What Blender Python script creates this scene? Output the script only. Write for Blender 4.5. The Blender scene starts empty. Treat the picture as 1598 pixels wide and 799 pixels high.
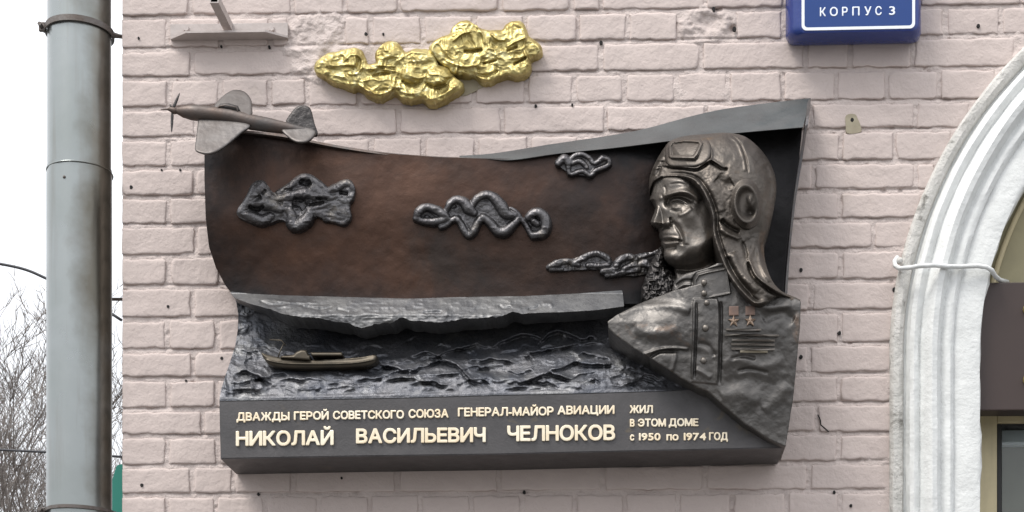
import bpy, bmesh, math, random
import numpy as np
from mathutils import Vector

sc = bpy.context.scene
R = math.radians
rng = random.Random(7)

# ------------------------------------------------------------------ camera
S = 0.0017                      # metres per photo pixel on the wall
D = 4.5                         # camera to wall
F = D / S                       # focal length in photo pixels
PX, PY = 927.0, 1340.0          # principal point in photo pixels
PSI = math.atan(F / 96000.0)
CAM = np.array([0.0, -D, 1.6])
cam_data = bpy.data.cameras.new('camera')
cam = bpy.data.objects.new('camera', cam_data)
sc.collection.objects.link(cam)
cam.location = CAM
cam.rotation_euler = (R(90), 0, PSI)
cam_data.sensor_width = 36
cam_data.lens = F / 1598 * 36
cam_data.shift_x = (799 - PX) / 1598
cam_data.shift_y = (PY - 399.5) / 1598
cam_data.clip_end = 2000
sc.camera = cam

# ------------------------------------------------------------------ light
SUN_EL, SUN_AZ = R(56), R(-128)     # high, from the upper left in front of the wall
world = bpy.data.worlds.new('World')
sc.world = world
world.use_nodes = True
wn = world.node_tree.nodes; wl = world.node_tree.links
bg = wn['Background']
sky = wn.new('ShaderNodeTexSky')
sky.sky_type = 'NISHITA'
sky.sun_disc = False
sky.sun_elevation = SUN_EL
cloudmix = wn.new('ShaderNodeMix'); cloudmix.data_type = 'RGBA'
cloudmix.inputs[0].default_value = 0.85
# overcast sky: brightest overhead, a third as bright at the horizon all the way round
wt = wn.new('ShaderNodeTexCoord'); wsep = wn.new('ShaderNodeSeparateXYZ'); wl.new(wt.outputs['Generated'], wsep.inputs[0])
wmr = wn.new('ShaderNodeMapRange'); wmr.inputs[1].default_value = 0; wmr.inputs[2].default_value = 1
wmr.inputs[3].default_value = 1 / 3; wmr.inputs[4].default_value = 1.0
wl.new(wsep.outputs[2], wmr.inputs[0])
wsc = wn.new('ShaderNodeVectorMath'); wsc.operation = 'SCALE'; wsc.inputs[0].default_value = (21.0, 21.3, 21.9)
wl.new(wmr.outputs[0], wsc.inputs['Scale']); wl.new(wsc.outputs[0], cloudmix.inputs[7])
wl.new(sky.outputs[0], cloudmix.inputs[6])
wl.new(cloudmix.outputs[2], bg.inputs['Color'])
bg.inputs['Strength'].default_value = 0.098
sun_data = bpy.data.lights.new('sun', 'SUN')
sun_data.energy = 2.2
sun_data.angle = R(24)
sun_data.color = (1, 0.96, 0.9)
sun = bpy.data.objects.new('sun', sun_data)
sc.collection.objects.link(sun)
sd = Vector((-0.70, -0.62, 1.45)).normalized()    # towards the sun
sun.rotation_euler = sd.to_track_quat('Z', 'Y').to_euler()
sky.sun_elevation = math.asin(sd.z)
sky.sun_rotation = math.atan2(sd.x, sd.y)
sc.view_settings.view_transform = 'Standard'
sc.view_settings.look = 'None'
sc.view_settings.gamma = 1
sc.view_settings.exposure = 0.38

# ------------------------------------------------------------------ helpers
def P(px, py, d=0.0):
    """point of the place seen at photo pixel (px,py), d metres in front of the wall plane"""
    px = np.asarray(px, float); py = np.asarray(py, float); d = np.asarray(d, float)
    a = (px - PX) / F; b = -(py - PY) / F
    rx = -math.sin(PSI) + math.cos(PSI) * a
    ry = math.cos(PSI) + math.sin(PSI) * a
    t = (D - d) / ry
    return np.stack([CAM[0] + t * rx, -d + 0 * px, CAM[2] + t * b], -1)

def p3(px, py, d=0.0):
    return Vector(P(px, py, d).tolist())

def link(o, parent=None):
    sc.collection.objects.link(o)
    if parent is not None:
        o.parent = parent
        o.matrix_parent_inverse = parent.matrix_world.inverted()
    return o

def tag(o, label=None, cat=None, group=None, kind=None):
    if label: o['label'] = label
    if cat: o['category'] = cat
    if group: o['group'] = group
    if kind: o['kind'] = kind
    return o

def empty(name, loc, label=None, cat=None, group=None, kind=None):
    o = bpy.data.objects.new(name, None)
    o.empty_display_size = 0.05
    sc.collection.objects.link(o)
    o.location = loc
    bpy.context.view_layer.update()
    return tag(o, label, cat, group, kind)

def sub(name, parent):
    o = bpy.data.objects.new(name, None)
    o.empty_display_size = 0.05
    link(o, parent)
    return o

def mesh_np(name, V, Fq, mat, parent=None, smooth=True):
    """V (n,3), Fq list or array of polygons"""
    me = bpy.data.meshes.new(name)
    V = np.asarray(V, np.float32)
    if isinstance(Fq, np.ndarray):
        n = Fq.shape[1]
        me.vertices.add(len(V)); me.vertices.foreach_set('co', V.ravel())
        me.loops.add(Fq.size); me.loops.foreach_set('vertex_index', Fq.ravel().astype(np.int32))
        me.polygons.add(len(Fq))
        me.polygons.foreach_set('loop_start', np.arange(len(Fq), dtype=np.int32) * n)
        me.update(calc_edges=True)
        me.validate()
    else:
        me.from_pydata(V.tolist(), [], Fq)
    if smooth:
        me.polygons.foreach_set('use_smooth', [True] * len(me.polygons))
    me.update()
    if mat: me.materials.append(mat)
    o = bpy.data.objects.new(name, me)
    return link(o, parent)

def bm_obj(name, bm, mat, parent=None, smooth=False, angle=None):
    me = bpy.data.meshes.new(name)
    bmesh.ops.recalc_face_normals(bm, faces=bm.faces)
    bm.to_mesh(me); bm.free()
    if smooth:
        me.polygons.foreach_set('use_smooth', [True] * len(me.polygons))
        if angle: me.set_sharp_from_angle(angle=angle)
    me.materials.append(mat)
    return link(bpy.data.objects.new(name, me), parent)

def box_bm(bm, x0, x1, y0, y1, z0, z1, bev=0.0):
    vs = [bm.verts.new((x, y, z)) for x in (x0, x1) for y in (y0, y1) for z in (z0, z1)]
    fs = [(0,1,3,2),(4,6,7,5),(0,4,5,1),(2,3,7,6),(0,2,6,4),(1,5,7,3)]
    faces = [bm.faces.new([vs[i] for i in f]) for f in fs]
    if bev:
        es = list({e for f in faces for e in f.edges})
        bmesh.ops.bevel(bm, geom=es, offset=bev, segments=2, affect='EDGES', profile=0.6)

def tube_bm(bm, pts, rad, seg=8, caps=True):
    pts = [Vector(p) for p in pts]
    if not isinstance(rad, (list, tuple)): rad = [rad] * len(pts)
    rings = []
    up = Vector((0, 0, 1))
    for i, p in enumerate(pts):
        t = (pts[min(i + 1, len(pts) - 1)] - pts[max(i - 1, 0)]).normalized()
        a = t.cross(up)
        if a.length < 1e-3: a = t.cross(Vector((0, 1, 0)))
        a.normalize(); b = t.cross(a).normalized()
        rings.append([bm.verts.new(p + (a * math.cos(k / seg * 2 * math.pi) + b * math.sin(k / seg * 2 * math.pi)) * rad[i]) for k in range(seg)])
    for r0, r1 in zip(rings, rings[1:]):
        for k in range(seg):
            bm.faces.new((r0[k], r0[(k + 1) % seg], r1[(k + 1) % seg], r1[k]))
    if caps:
        bm.faces.new(rings[0][::-1]); bm.faces.new(rings[-1])

# ---- noise
def _hash(ix, iy, seed):
    h = (ix.astype(np.int64) * 374761393 + iy.astype(np.int64) * 668265263 + seed * 974634777) & 0xffffffff
    h = ((h ^ (h >> 13)) * 1274126177) & 0xffffffff
    return ((h ^ (h >> 16)) & 0xffff) / 65535.0
def vnoise(x, y, seed=0):
    x = np.asarray(x, float); y = np.asarray(y, float)
    ix = np.floor(x); iy = np.floor(y)
    fx = x - ix; fy = y - iy
    fx = fx * fx * fx * (fx * (fx * 6 - 15) + 10); fy = fy * fy * fy * (fy * (fy * 6 - 15) + 10)
    a = _hash(ix, iy, seed); b = _hash(ix + 1, iy, seed)
    c = _hash(ix, iy + 1, seed); d = _hash(ix + 1, iy + 1, seed)
    return (a * (1 - fx) + b * fx) * (1 - fy) + (c * (1 - fx) + d * fx) * fy
def fbm(x, y, sc_, oct=4, seed=0, ridged=False, gain=0.5):
    s = 0; a = 1; t = 0
    for o in range(oct):
        n = vnoise(x / sc_ + 13.7 * o, y / sc_ + 7.3 * o, seed + o) * 2 - 1
        if ridged: n = 1 - 2 * np.abs(n)
        s = s + a * n; t += a; a *= gain; sc_ /= 2.03
    return s / t
def sstep(a, b, x):
    t = np.clip((x - a) / (b - a), 0, 1); return t * t * (3 - 2 * t)
def smax(a, b, k):
    h = np.clip(0.5 + 0.5 * (a - b) / k, 0, 1); return b * (1 - h) + a * h + k * h * (1 - h)
def smin(a, b, k): return -smax(-a, -b, k)

# ---- curves
def spline(pts, n=6, closed=False):
    pts = [np.array(p, float) for p in pts]; m = len(pts); out = []
    rngi = range(m) if closed else range(m - 1)
    for i in rngi:
        if closed: p0, p1, p2, p3_ = pts[(i - 1) % m], pts[i], pts[(i + 1) % m], pts[(i + 2) % m]
        else: p0, p1, p2, p3_ = pts[max(i - 1, 0)], pts[i], pts[i + 1], pts[min(i + 2, m - 1)]
        for k in range(n):
            t = k / n
            out.append(0.5 * ((2 * p1) + (-p0 + p2) * t + (2 * p0 - 5 * p1 + 4 * p2 - p3_) * t * t + (-p0 + 3 * p1 - 3 * p2 + p3_) * t ** 3))
    if not closed: out.append(pts[-1])
    return np.array(out)
def pdist(X, Y, pts):
    """distance to a polyline, parameter 0..1 along it, and signed side"""
    best = np.full(X.shape, 1e9); tt = np.zeros(X.shape); n = len(pts) - 1
    side = np.zeros(X.shape)
    for i in range(n):
        ax, ay = pts[i][:2]; bx, by = pts[i + 1][:2]
        dx, dy = bx - ax, by - ay; L = dx * dx + dy * dy + 1e-9
        t = np.clip(((X - ax) * dx + (Y - ay) * dy) / L, 0, 1)
        qx = X - ax - t * dx; qy = Y - ay - t * dy
        d = np.hypot(qx, qy); m = d < best
        best = np.where(m, d, best); tt = np.where(m, (i + t) / n, tt)
        side = np.where(m, np.sign(dx * qy - dy * qx), side)
    return best, tt, side
def psdf(X, Y, poly):
    poly = [tuple(p[:2]) for p in poly]
    d, _, _ = pdist(X, Y, poly + [poly[0]])
    ins = np.zeros(X.shape, bool); n = len(poly)
    for i in range(n):
        x0, y0 = poly[i]; x1, y1 = poly[(i + 1) % n]
        if y0 == y1: continue
        c = ((y0 > Y) != (y1 > Y)) & (X < (x1 - x0) * (Y - y0) / (y1 - y0) + x0)
        ins ^= c
    return np.where(ins, d, -d)
def gs(X, Y, cx, cy, rx, ry, rot=0):
    c, s = math.cos(R(rot)), math.sin(R(rot))
    u = (X - cx) * c + (Y - cy) * s; v = -(X - cx) * s + (Y - cy) * c
    return np.exp(-(u / rx) ** 2 - (v / ry) ** 2)
def ridge(X, Y, pts, w, n=5, taper=0.16):
    if n: pts = spline(pts, n)
    d, t, _ = pdist(X, Y, pts)
    e = np.clip(np.minimum(t, 1 - t) / taper, 0, 1) if taper else 1.0
    return np.exp(-(d / w) ** 2) * (e * (2 - e) if taper else 1.0)
def step_line(X, Y, pts, w, fall, n=5):
    """one-sided: 1 at the line falling off gently on the left side, sharply on the right side of the direction of travel"""
    pts = spline(pts, n)
    d, t, s = pdist(X, Y, pts)
    e = np.sin(np.clip(t, 0.0, 1) * math.pi) ** 0.4
    return np.where(s < 0, np.exp(-(d / fall) ** 2), np.exp(-(d / w) ** 2)) * e
def inflate(sdf, r, a):
    t = np.clip(sdf / r, 0, 1); return a * np.sqrt(np.clip(1 - (1 - t) ** 2, 0, 1))

def grid(x0, y0, x1, y1, st):
    return np.meshgrid(np.arange(x0, x1 + st, st).astype(float), np.arange(y0, y1 + st, st).astype(float))

def relief(name, X, Y, sdf, H, st, mat, parent, back=0.0, skirt=True, H_skirt=None, smooth=True):
    """surface in real depth: H metres*1/S in front of the wall; its rim runs straight back to depth `back` (same units)"""
    ny, nx = X.shape
    keep = sdf > -0.6 * st
    cell = keep[:-1, :-1] & keep[1:, :-1] & keep[:-1, 1:] & keep[1:, 1:]
    idx = np.arange(nx * ny).reshape(ny, nx)
    q = np.stack([idx[:-1, :-1][cell], idx[1:, :-1][cell], idx[1:, 1:][cell], idx[:-1, 1:][cell]], -1)
    e = np.concatenate([q[:, [0, 1]], q[:, [1, 2]], q[:, [2, 3]], q[:, [3, 0]]])
    key = np.minimum(e[:, 0], e[:, 1]) * (nx * ny) + np.maximum(e[:, 0], e[:, 1])
    _, inv, cnt = np.unique(key, return_inverse=True, return_counts=True)
    be = e[cnt[inv] == 1]
    bv = np.unique(be)
    gy, gx = np.gradient(sdf, st)
    g = np.hypot(gx, gy) + 1e-6
    Xf = X.ravel().copy(); Yf = Y.ravel().copy(); s = sdf.ravel()
    mv = np.clip(s[bv], -1.3 * st, 1.3 * st)
    Xf[bv] -= mv * (gx / g).ravel()[bv]; Yf[bv] -= mv * (gy / g).ravel()[bv]
    Hf = H.ravel().astype(float).copy()
    for _ in range(2):
        for arr in (Xf, Yf, Hf):
            acc = np.zeros(nx * ny); cn = np.zeros(nx * ny)
            np.add.at(acc, be[:, 0], arr[be[:, 1]]); np.add.at(acc, be[:, 1], arr[be[:, 0]])
            np.add.at(cn, be.ravel(), 1)
            arr[bv] = .5 * arr[bv] + .5 * acc[bv] / cn[bv]
    used = np.unique(q); remap = -np.ones(nx * ny, int); remap[used] = np.arange(len(used))
    V = P(Xf[used], Yf[used], Hf[used] * S)
    faces = remap[q]
    if skirt:
        bi = remap[bv]; n0 = len(V); n1 = n0 + len(bi)
        top = V[bi].copy()
        bot = V[bi].copy(); bot[:, 1] = np.maximum(-back * S, bot[:, 1] + 0.0004)
        V = np.concatenate([V, top, bot])
        lut = {int(v): k for k, v in enumerate(bv)}
        a = np.array([lut[int(v)] for v in be[:, 0]]); b = np.array([lut[int(v)] for v in be[:, 1]])
        faces = np.concatenate([faces, np.stack([n0 + b, n0 + a, n1 + a, n1 + b], -1)])
    return mesh_np(name, V, faces, mat, parent, smooth)

def prism(name, rings, mat, parent, smooth=True, cap0=True, cap1=True, angle=R(35)):
    """loft between closed rings; every ring is a list of (px,py,d_metres)"""
    bm = bmesh.new(); rr = []
    for ring in rings:
        rr.append([bm.verts.new(p3(*p)) for p in ring])
    n = len(rr[0])
    for a, b in zip(rr, rr[1:]):
        for k in range(n):
            bm.faces.new((a[k], a[(k + 1) % n], b[(k + 1) % n], b[k]))
    if cap0: bm.faces.new(rr[0])
    if cap1: bm.faces.new(rr[-1])
    return bm_obj(name, bm, mat, parent, smooth, angle)

# ------------------------------------------------------------------ materials
def mat(name, col, rough=0.6, metal=0.0, vary=None, vscale=6.0, vamt=0.5, bump=None, spec=0.5,
        streak=None, third=None, rvar=0.0, region=None):
    m = bpy.data.materials.new(name); m.use_nodes = True
    nt = m.node_tree; N = nt.nodes; L = nt.links
    b = N['Principled BSDF']
    b.inputs['Roughness'].default_value = rough
    b.inputs['Metallic'].default_value = metal
    b.inputs['Specular IOR Level'].default_value = spec
    b.inputs['Base Color'].default_value = (*col, 1)
    tc = N.new('ShaderNodeTexCoord')
    cur = None
    def noise(scale, detail=5, rough_=0.6, vec=None, dist=0.0):
        n = N.new('ShaderNodeTexNoise'); n.inputs['Scale'].default_value = scale
        n.inputs['Detail'].default_value = detail; n.inputs['Roughness'].default_value = rough_
        n.inputs['Distortion'].default_value = dist
        L.new(vec if vec else tc.outputs['Object'], n.inputs['Vector']); return n
    def ramp(src, a, b_, ca=0.0, cb=1.0):
        r = N.new('ShaderNodeMapRange'); r.inputs[1].default_value = a; r.inputs[2].default_value = b_
        r.inputs[3].default_value = ca; r.inputs[4].default_value = cb
        L.new(src, r.inputs[0]); return r.outputs[0]
    def mix(fac, a, b_):
        x = N.new('ShaderNodeMix'); x.data_type = 'RGBA'
        L.new(fac, x.inputs[0])
        if isinstance(a, tuple): x.inputs[6].default_value = (*a, 1)
        else: L.new(a, x.inputs[6])
        if isinstance(b_, tuple): x.inputs[7].default_value = (*b_, 1)
        else: L.new(b_, x.inputs[7])
        return x.outputs[2]
    if vary:
        n = noise(vscale, dist=0.4)
        cur = mix(ramp(n.outputs['Fac'], 0.5 - 0.25 / max(vamt, 0.01) * 0.5, 0.5 + 0.25 / max(vamt, 0.01) * 0.5), col, vary)
    if third:
        c3, s3, lo, hi = third
        n = noise(s3, 6, 0.65, dist=0.6)
        cur = mix(ramp(n.outputs['Fac'], lo, hi), cur if cur else col, c3)
    if region:          # second colour taking over outside one soft-edged area: (colour, centre, radii)
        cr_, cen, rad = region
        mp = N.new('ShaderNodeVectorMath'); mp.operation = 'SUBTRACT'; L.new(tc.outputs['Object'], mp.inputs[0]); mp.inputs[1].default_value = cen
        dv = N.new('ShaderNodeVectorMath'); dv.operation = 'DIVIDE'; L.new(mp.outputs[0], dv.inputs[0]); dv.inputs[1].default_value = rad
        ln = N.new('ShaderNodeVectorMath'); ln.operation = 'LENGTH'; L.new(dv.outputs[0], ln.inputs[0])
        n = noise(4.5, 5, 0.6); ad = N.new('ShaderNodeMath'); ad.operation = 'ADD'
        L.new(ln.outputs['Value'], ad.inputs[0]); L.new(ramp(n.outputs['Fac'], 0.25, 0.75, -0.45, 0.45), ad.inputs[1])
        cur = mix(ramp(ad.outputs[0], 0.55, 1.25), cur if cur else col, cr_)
    if streak:
        cs, amount = streak
        mp = N.new('ShaderNodeMapping'); mp.inputs['Scale'].default_value = (14, 14, 0.9)
        L.new(tc.outputs['Object'], mp.inputs['Vector'])
        n = noise(1.6, 4, 0.6, mp.outputs[0])
        cur = mix(ramp(n.outputs['Fac'], 0.5, 0.8, 0, amount), cur if cur else col, cs)
    if cur: L.new(cur, b.inputs['Base Color'])
    if rvar:
        n = noise(vscale * 2.7, 4)
        L.new(ramp(n.outputs['Fac'], 0.3, 0.7, max(rough - rvar, 0.05), min(rough + rvar, 1)), b.inputs['Roughness'])
    if bump:
        prev = None
        for (s_, dist_) in bump:
            n = noise(s_, 5, 0.6)
            bp = N.new('ShaderNodeBump'); bp.inputs['Strength'].default_value = 1.0
            bp.inputs['Distance'].default_value = dist_
            L.new(n.outputs['Fac'], bp.inputs['Height'])
            if prev: L.new(prev.outputs[0], bp.inputs['Normal'])
            prev = bp
        L.new(prev.outputs[0], b.inputs['Normal'])
    return m

M = {}
M['paint'] = mat('pink_wall_paint', (0.557, 0.476, 0.444), 0.75, 0, vary=(0.520, 0.441, 0.412), vscale=9, vamt=0.7,
                 bump=[(9, 0.007), (34, 0.0028), (130, 0.0010)], spec=0.3, third=((0.447, 0.391, 0.315), 3.0, 0.62, 0.85))
M['mortar'] = mat('pink_painted_mortar', (0.583, 0.503, 0.471), 0.8, 0, vary=(0.531, 0.455, 0.426), vscale=14, vamt=0.7,
                  bump=[(40, 0.005), (160, 0.0015)], spec=0.25, third=((0.343, 0.288, 0.274), 5.0, 0.60, 0.85))
M['hole'] = mat('dark_drill_hole', (0.012, 0.011, 0.011), 0.9)
M['bronze_sky'] = mat('bronze_brown_patina_shaded', (0.050, 0.029, 0.022), 0.44, 0.75, vary=(0.100, 0.052, 0.034), vscale=2.1, vamt=0.8,
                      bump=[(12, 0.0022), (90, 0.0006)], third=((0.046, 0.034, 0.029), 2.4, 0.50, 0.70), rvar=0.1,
                      region=((0.020, 0.019, 0.020), tuple(P(640, 330, 0.1).tolist()), (0.60, 1.0, 0.25)))  # shade behind the bust and at the edges painted into the brown
M['bronze_grey'] = mat('bronze_grey_patina', (0.130, 0.126, 0.128), 0.42, 0.85, vary=(0.082, 0.078, 0.082), vscale=14, vamt=0.8,
                       bump=[(60, 0.0016), (200, 0.0006)], third=((0.193, 0.173, 0.150), 11.0, 0.56, 0.72), rvar=0.1)
M['bronze_sea'] = mat('bronze_blue_black_patina', (0.136, 0.135, 0.143), 0.46, 0.8, vary=(0.079, 0.084, 0.098), vscale=10, vamt=0.8,
                      bump=[(70, 0.003), (220, 0.0012)], third=((0.222, 0.221, 0.220), 7.0, 0.54, 0.72), rvar=0.1)
M['bronze_panel'] = mat('bronze_slate_patina', (0.093, 0.088, 0.089), 0.5, 0.55, vary=(0.069, 0.066, 0.067), vscale=6, vamt=0.8,
                        bump=[(30, 0.001), (150, 0.0006)], third=((0.145, 0.118, 0.079), 8.0, 0.64, 0.76), rvar=0.08)
M['bronze_ledge'] = mat('bronze_lit_ledge', (0.175, 0.173, 0.172), 0.5, 0.72, vary=(0.11, 0.11, 0.115), vscale=14, vamt=0.8,
                        bump=[(60, 0.0012), (200, 0.0005)], rvar=0.08)  # brighter copy of the grey bronze, light on the upturned ledge painted in
M['bronze_face'] = mat('bronze_polished_face', (0.205, 0.183, 0.162), 0.44, 0.85, vary=(0.133, 0.121, 0.109), vscale=16, vamt=0.7,
                       bump=[(45, 0.0010), (180, 0.0004)], third=((0.205, 0.133, 0.090), 9.0, 0.60, 0.76), rvar=0.08)
M['bronze_helmet'] = mat('bronze_helmet_patina', (0.111, 0.096, 0.083), 0.47, 0.85, vary=(0.077, 0.069, 0.062), vscale=12, vamt=0.8,
                         bump=[(40, 0.0016), (150, 0.0006)], third=((0.126, 0.089, 0.060), 7.0, 0.58, 0.74), rvar=0.08)
M['bronze_torso'] = mat('bronze_tunic_patina', (0.134, 0.126, 0.119), 0.47, 0.85, vary=(0.093, 0.088, 0.084), vscale=9, vamt=0.8,
                        bump=[(34, 0.0022), (140, 0.0007)], third=((0.158, 0.091, 0.053), 6.5, 0.62, 0.80), rvar=0.1)
M['bronze_dark'] = mat('bronze_dark_fur', (0.068, 0.064, 0.063), 0.42, 0.85, vary=(0.044, 0.040, 0.039), vscale=20, vamt=0.8,
                       bump=[(120, 0.002)])
M['bronze_rim'] = mat('bronze_grey_green_rim', (0.116, 0.122, 0.124), 0.5, 0.6, vary=(0.081, 0.087, 0.090), vscale=5, vamt=0.7,
                      bump=[(30, 0.001), (150, 0.0006)], third=((0.063, 0.076, 0.081), 6.0, 0.54, 0.72), rvar=0.1)
M['bronze_plane'] = mat('bronze_aircraft_patina', (0.087, 0.079, 0.076), 0.5, 0.6, vary=(0.109, 0.076, 0.061), vscale=14, vamt=0.8,
                        bump=[(60, 0.0012)], rvar=0.1)
M['bronze_wing'] = mat('bronze_wing_patina', (0.136, 0.125, 0.120), 0.5, 0.6, vary=(0.103, 0.090, 0.084), vscale=14, vamt=0.8,
                       bump=[(60, 0.0012)], rvar=0.1)
M['letter'] = mat('pale_brass_letters', (0.86, 0.78, 0.62), 0.35, 0.35, vary=(0.80, 0.66, 0.46), vscale=18, vamt=0.8)
M['ribbon'] = mat('copper_ribbon', (0.20, 0.13, 0.10), 0.45, 0.7, vary=(0.12, 0.09, 0.08), vscale=60)
M['medal'] = mat('copper_medal', (0.38, 0.30, 0.23), 0.4, 0.8, vary=(0.25, 0.17, 0.13), vscale=80)
M['brass'] = mat('dull_brass_bars', (0.24, 0.21, 0.16), 0.45, 0.7)
M['boat'] = mat('bronze_boat_patina', (0.060, 0.053, 0.042), 0.45, 0.7, vary=(0.088, 0.072, 0.052), vscale=30)
M['gold'] = mat('gold_paint', (0.58, 0.49, 0.21), 0.42, 0.75, vary=(0.34, 0.26, 0.085), vscale=22, vamt=0.8,
                bump=[(60, 0.001), (260, 0.0005)], third=((0.74, 0.68, 0.38), 26.0, 0.56, 0.7), rvar=0.1)
M['pipe'] = mat('galvanised_pipe', (0.321, 0.339, 0.335), 0.30, 0.85, vary=(0.279, 0.298, 0.288), vscale=5, vamt=0.7,
                streak=((0.205, 0.186, 0.158), 0.6), rvar=0.03,
                region=((0.140, 0.130, 0.107), tuple(P(93, 400, -0.02).tolist()), (0.105, 1.0, 30.0)))
M['band'] = mat('rusty_steel_band', (0.17, 0.16, 0.155), 0.6, 0.5, vary=(0.11, 0.085, 0.07), vscale=40, bump=[(120, 0.001)])
M['white'] = mat('old_white_paint', (0.72, 0.73, 0.72), 0.6, 0, vary=(0.64, 0.65, 0.64), vscale=12, vamt=0.8,
                 bump=[(18, 0.005), (70, 0.0015), (220, 0.0005)], third=((0.50, 0.50, 0.48), 16.0, 0.71, 0.82), spec=0.35)
M['arch_edge'] = mat('bare_grey_plaster', (0.50, 0.49, 0.46), 0.8, 0, vary=(0.62, 0.60, 0.57), vscale=20, vamt=0.8,
                     bump=[(40, 0.006), (140, 0.003)], third=((0.22, 0.21, 0.19), 14.0, 0.56, 0.66))
M['brown_board'] = mat('brown_sign_board', (0.044, 0.029, 0.026), 0.45, 0, vary=(0.050, 0.034, 0.030), vscale=4, spec=0.4)
M['cream'] = mat('cream_timber', (0.58, 0.50, 0.31), 0.6, 0, vary=(0.50, 0.43, 0.27), vscale=20, bump=[(60, 0.001)], streak=((0.30, 0.26, 0.18), 0.5))
M['olive'] = mat('old_cream_board', (0.36, 0.32, 0.19), 0.6, 0, vary=(0.28, 0.25, 0.15), vscale=10)
M['dark'] = mat('dark_gap', (0.02, 0.02, 0.02), 0.6)  # near black, painted-in shade of the gap round the pane
M['curtain'] = mat('grey_beige_blind', (0.36, 0.33, 0.28), 0.8, 0, vary=(0.30, 0.28, 0.24), vscale=8)
M['blue'] = mat('blue_enamel_case', (0.010, 0.036, 0.19), 0.22, 0, vary=(0.014, 0.030, 0.19), vscale=14, bump=[(24, 0.002)], spec=0.6,
                third=((0.16, 0.18, 0.26), 20, 0.68, 0.74))
M['blue_face'] = mat('blue_sign_face', (0.008, 0.046, 0.21), 0.35, 0, spec=0.4, vary=(0.007, 0.040, 0.18), vscale=9)
M['sign_white'] = mat('white_sign_print', (0.78, 0.82, 0.88), 0.4)
M['teal'] = mat('teal_green_sheet', (0.02, 0.22, 0.17), 0.5)
M['bark'] = mat('grey_brown_bark', (0.13, 0.112, 0.10), 0.9, vary=(0.20, 0.175, 0.16), vscale=3)
M['cable'] = mat('black_cable', (0.03, 0.03, 0.035), 0.6)
M['ground'] = mat('asphalt_ground', (0.10, 0.098, 0.095), 0.9, vary=(0.13, 0.125, 0.12), vscale=0.7, bump=[(20, 0.01)])
M['filler'] = mat('yellow_grey_filler', (0.37, 0.33, 0.24), 0.85, vary=(0.30, 0.26, 0.19), vscale=30)
gl = bpy.data.materials.new('window_glass'); gl.use_nodes = True
_b = gl.node_tree.nodes['Principled BSDF']
_b.inputs['Base Color'].default_value = (0.9, 0.95, 0.93, 1); _b.inputs['Roughness'].default_value = 0.03
_b.inputs['Transmission Weight'].default_value = 1.0; _b.inputs['IOR'].default_value = 1.45
M['glass'] = gl

# ------------------------------------------------------------------ ground
g = bmesh.new()
bmesh.ops.create_grid(g, x_segments=8, y_segments=8, size=400)
ground = bm_obj('ground', g, M['ground'])
tag(ground, 'grey asphalt ground in front of the building, below the picture', kind='structure')

# ------------------------------------------------------------------ brick wall
AX, AY = 2050.0, 560.0             # centre of the arch
def arch_left(y, r):               # x of an arch line of radius r (photo px) at height y
    return AX - math.sqrt(max(r * r - (y - AY) ** 2, 0)) if y < AY else AX - r

wall = empty('brick_wall', p3(800, 1300 , 0), 'wall of large bricks under pale pink paint, carrying the bronze plaque', 'wall')
JL = [-22, 28, 78, 123, 170, 217, 263, 308, 352, 401, 448, 499, 548, 592, 640, 681, 728, 773, 820, 867]
JR = [-36, 12, 59, 108, 158, 203, 252, 298, 343, 389, 438, 485, 536, 584, 629, 676, 721, 766, 812, 858]
def jy(k, x): return JL[k] + (JR[k] - JL[k]) * (x - 200) / 1180.0
def rep(a, step, b): 
    o = []; 
    while a < b: o.append(a); a += step
    return o
ROWS = {
 0: [296, 457, 538, 622, 780, 892, 938, 1101, 1224, 1330, 1435, 1593],
 1: [262, 344, 421, 452, 535, 578, 660, 740, 820, 902, 979, 1059, 1146, 1222, 1300, 1390, 1475, 1562, 1640],
 2: [300, 460, 620, 780, 937, 1095, 1257, 1327, 1424, 1585],
 3: [264, 344, 420, 480, 560, 640, 740, 820, 896, 975, 1055, 1137, 1222, 1305, 1383, 1466, 1548],
 4: [307, 460, 622, 784, 945, 1101, 1266, 1428, 1590],
 5: [263, 344, 420, 500, 580, 661, 744, 825, 905, 985, 1065, 1145, 1230, 1312, 1396, 1480],
 6: [304, 465, 625, 785, 945, 1105, 1269, 1430],
 7: [264] + rep(345, 81, 1230) + [1312, 1470],
 8: [306, 465, 625, 785, 945, 1105, 1205, 1363],
 9: [263] + rep(345, 81, 1230) + [1312],
 10: [300, 465, 625, 785, 945, 1105, 1265],
 11: [261, 339] + rep(420, 81, 1230) + [1310],
 12: [301, 465, 625, 785, 945, 1105, 1262],
 13: [262, 338] + rep(420, 81, 1230) + [1310],
 14: [316, 465, 625, 785, 945, 1110, 1274],
 15: [261, 339] + rep(420, 81, 1220) + [1309],
 16: [300, 364, 457, 620, 779, 941, 1100, 1262],
 17: [260, 337, 414, 498, 577, 655, 735, 816, 896, 975, 1058, 1142, 1228, 1310],
 18: [300, 460, 620, 780, 940, 1100, 1262],
}
BROKEN = [(505, 70, 62, 62), (1105, 38, 46, 30)]       # places where the brick faces have been knocked off
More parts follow.
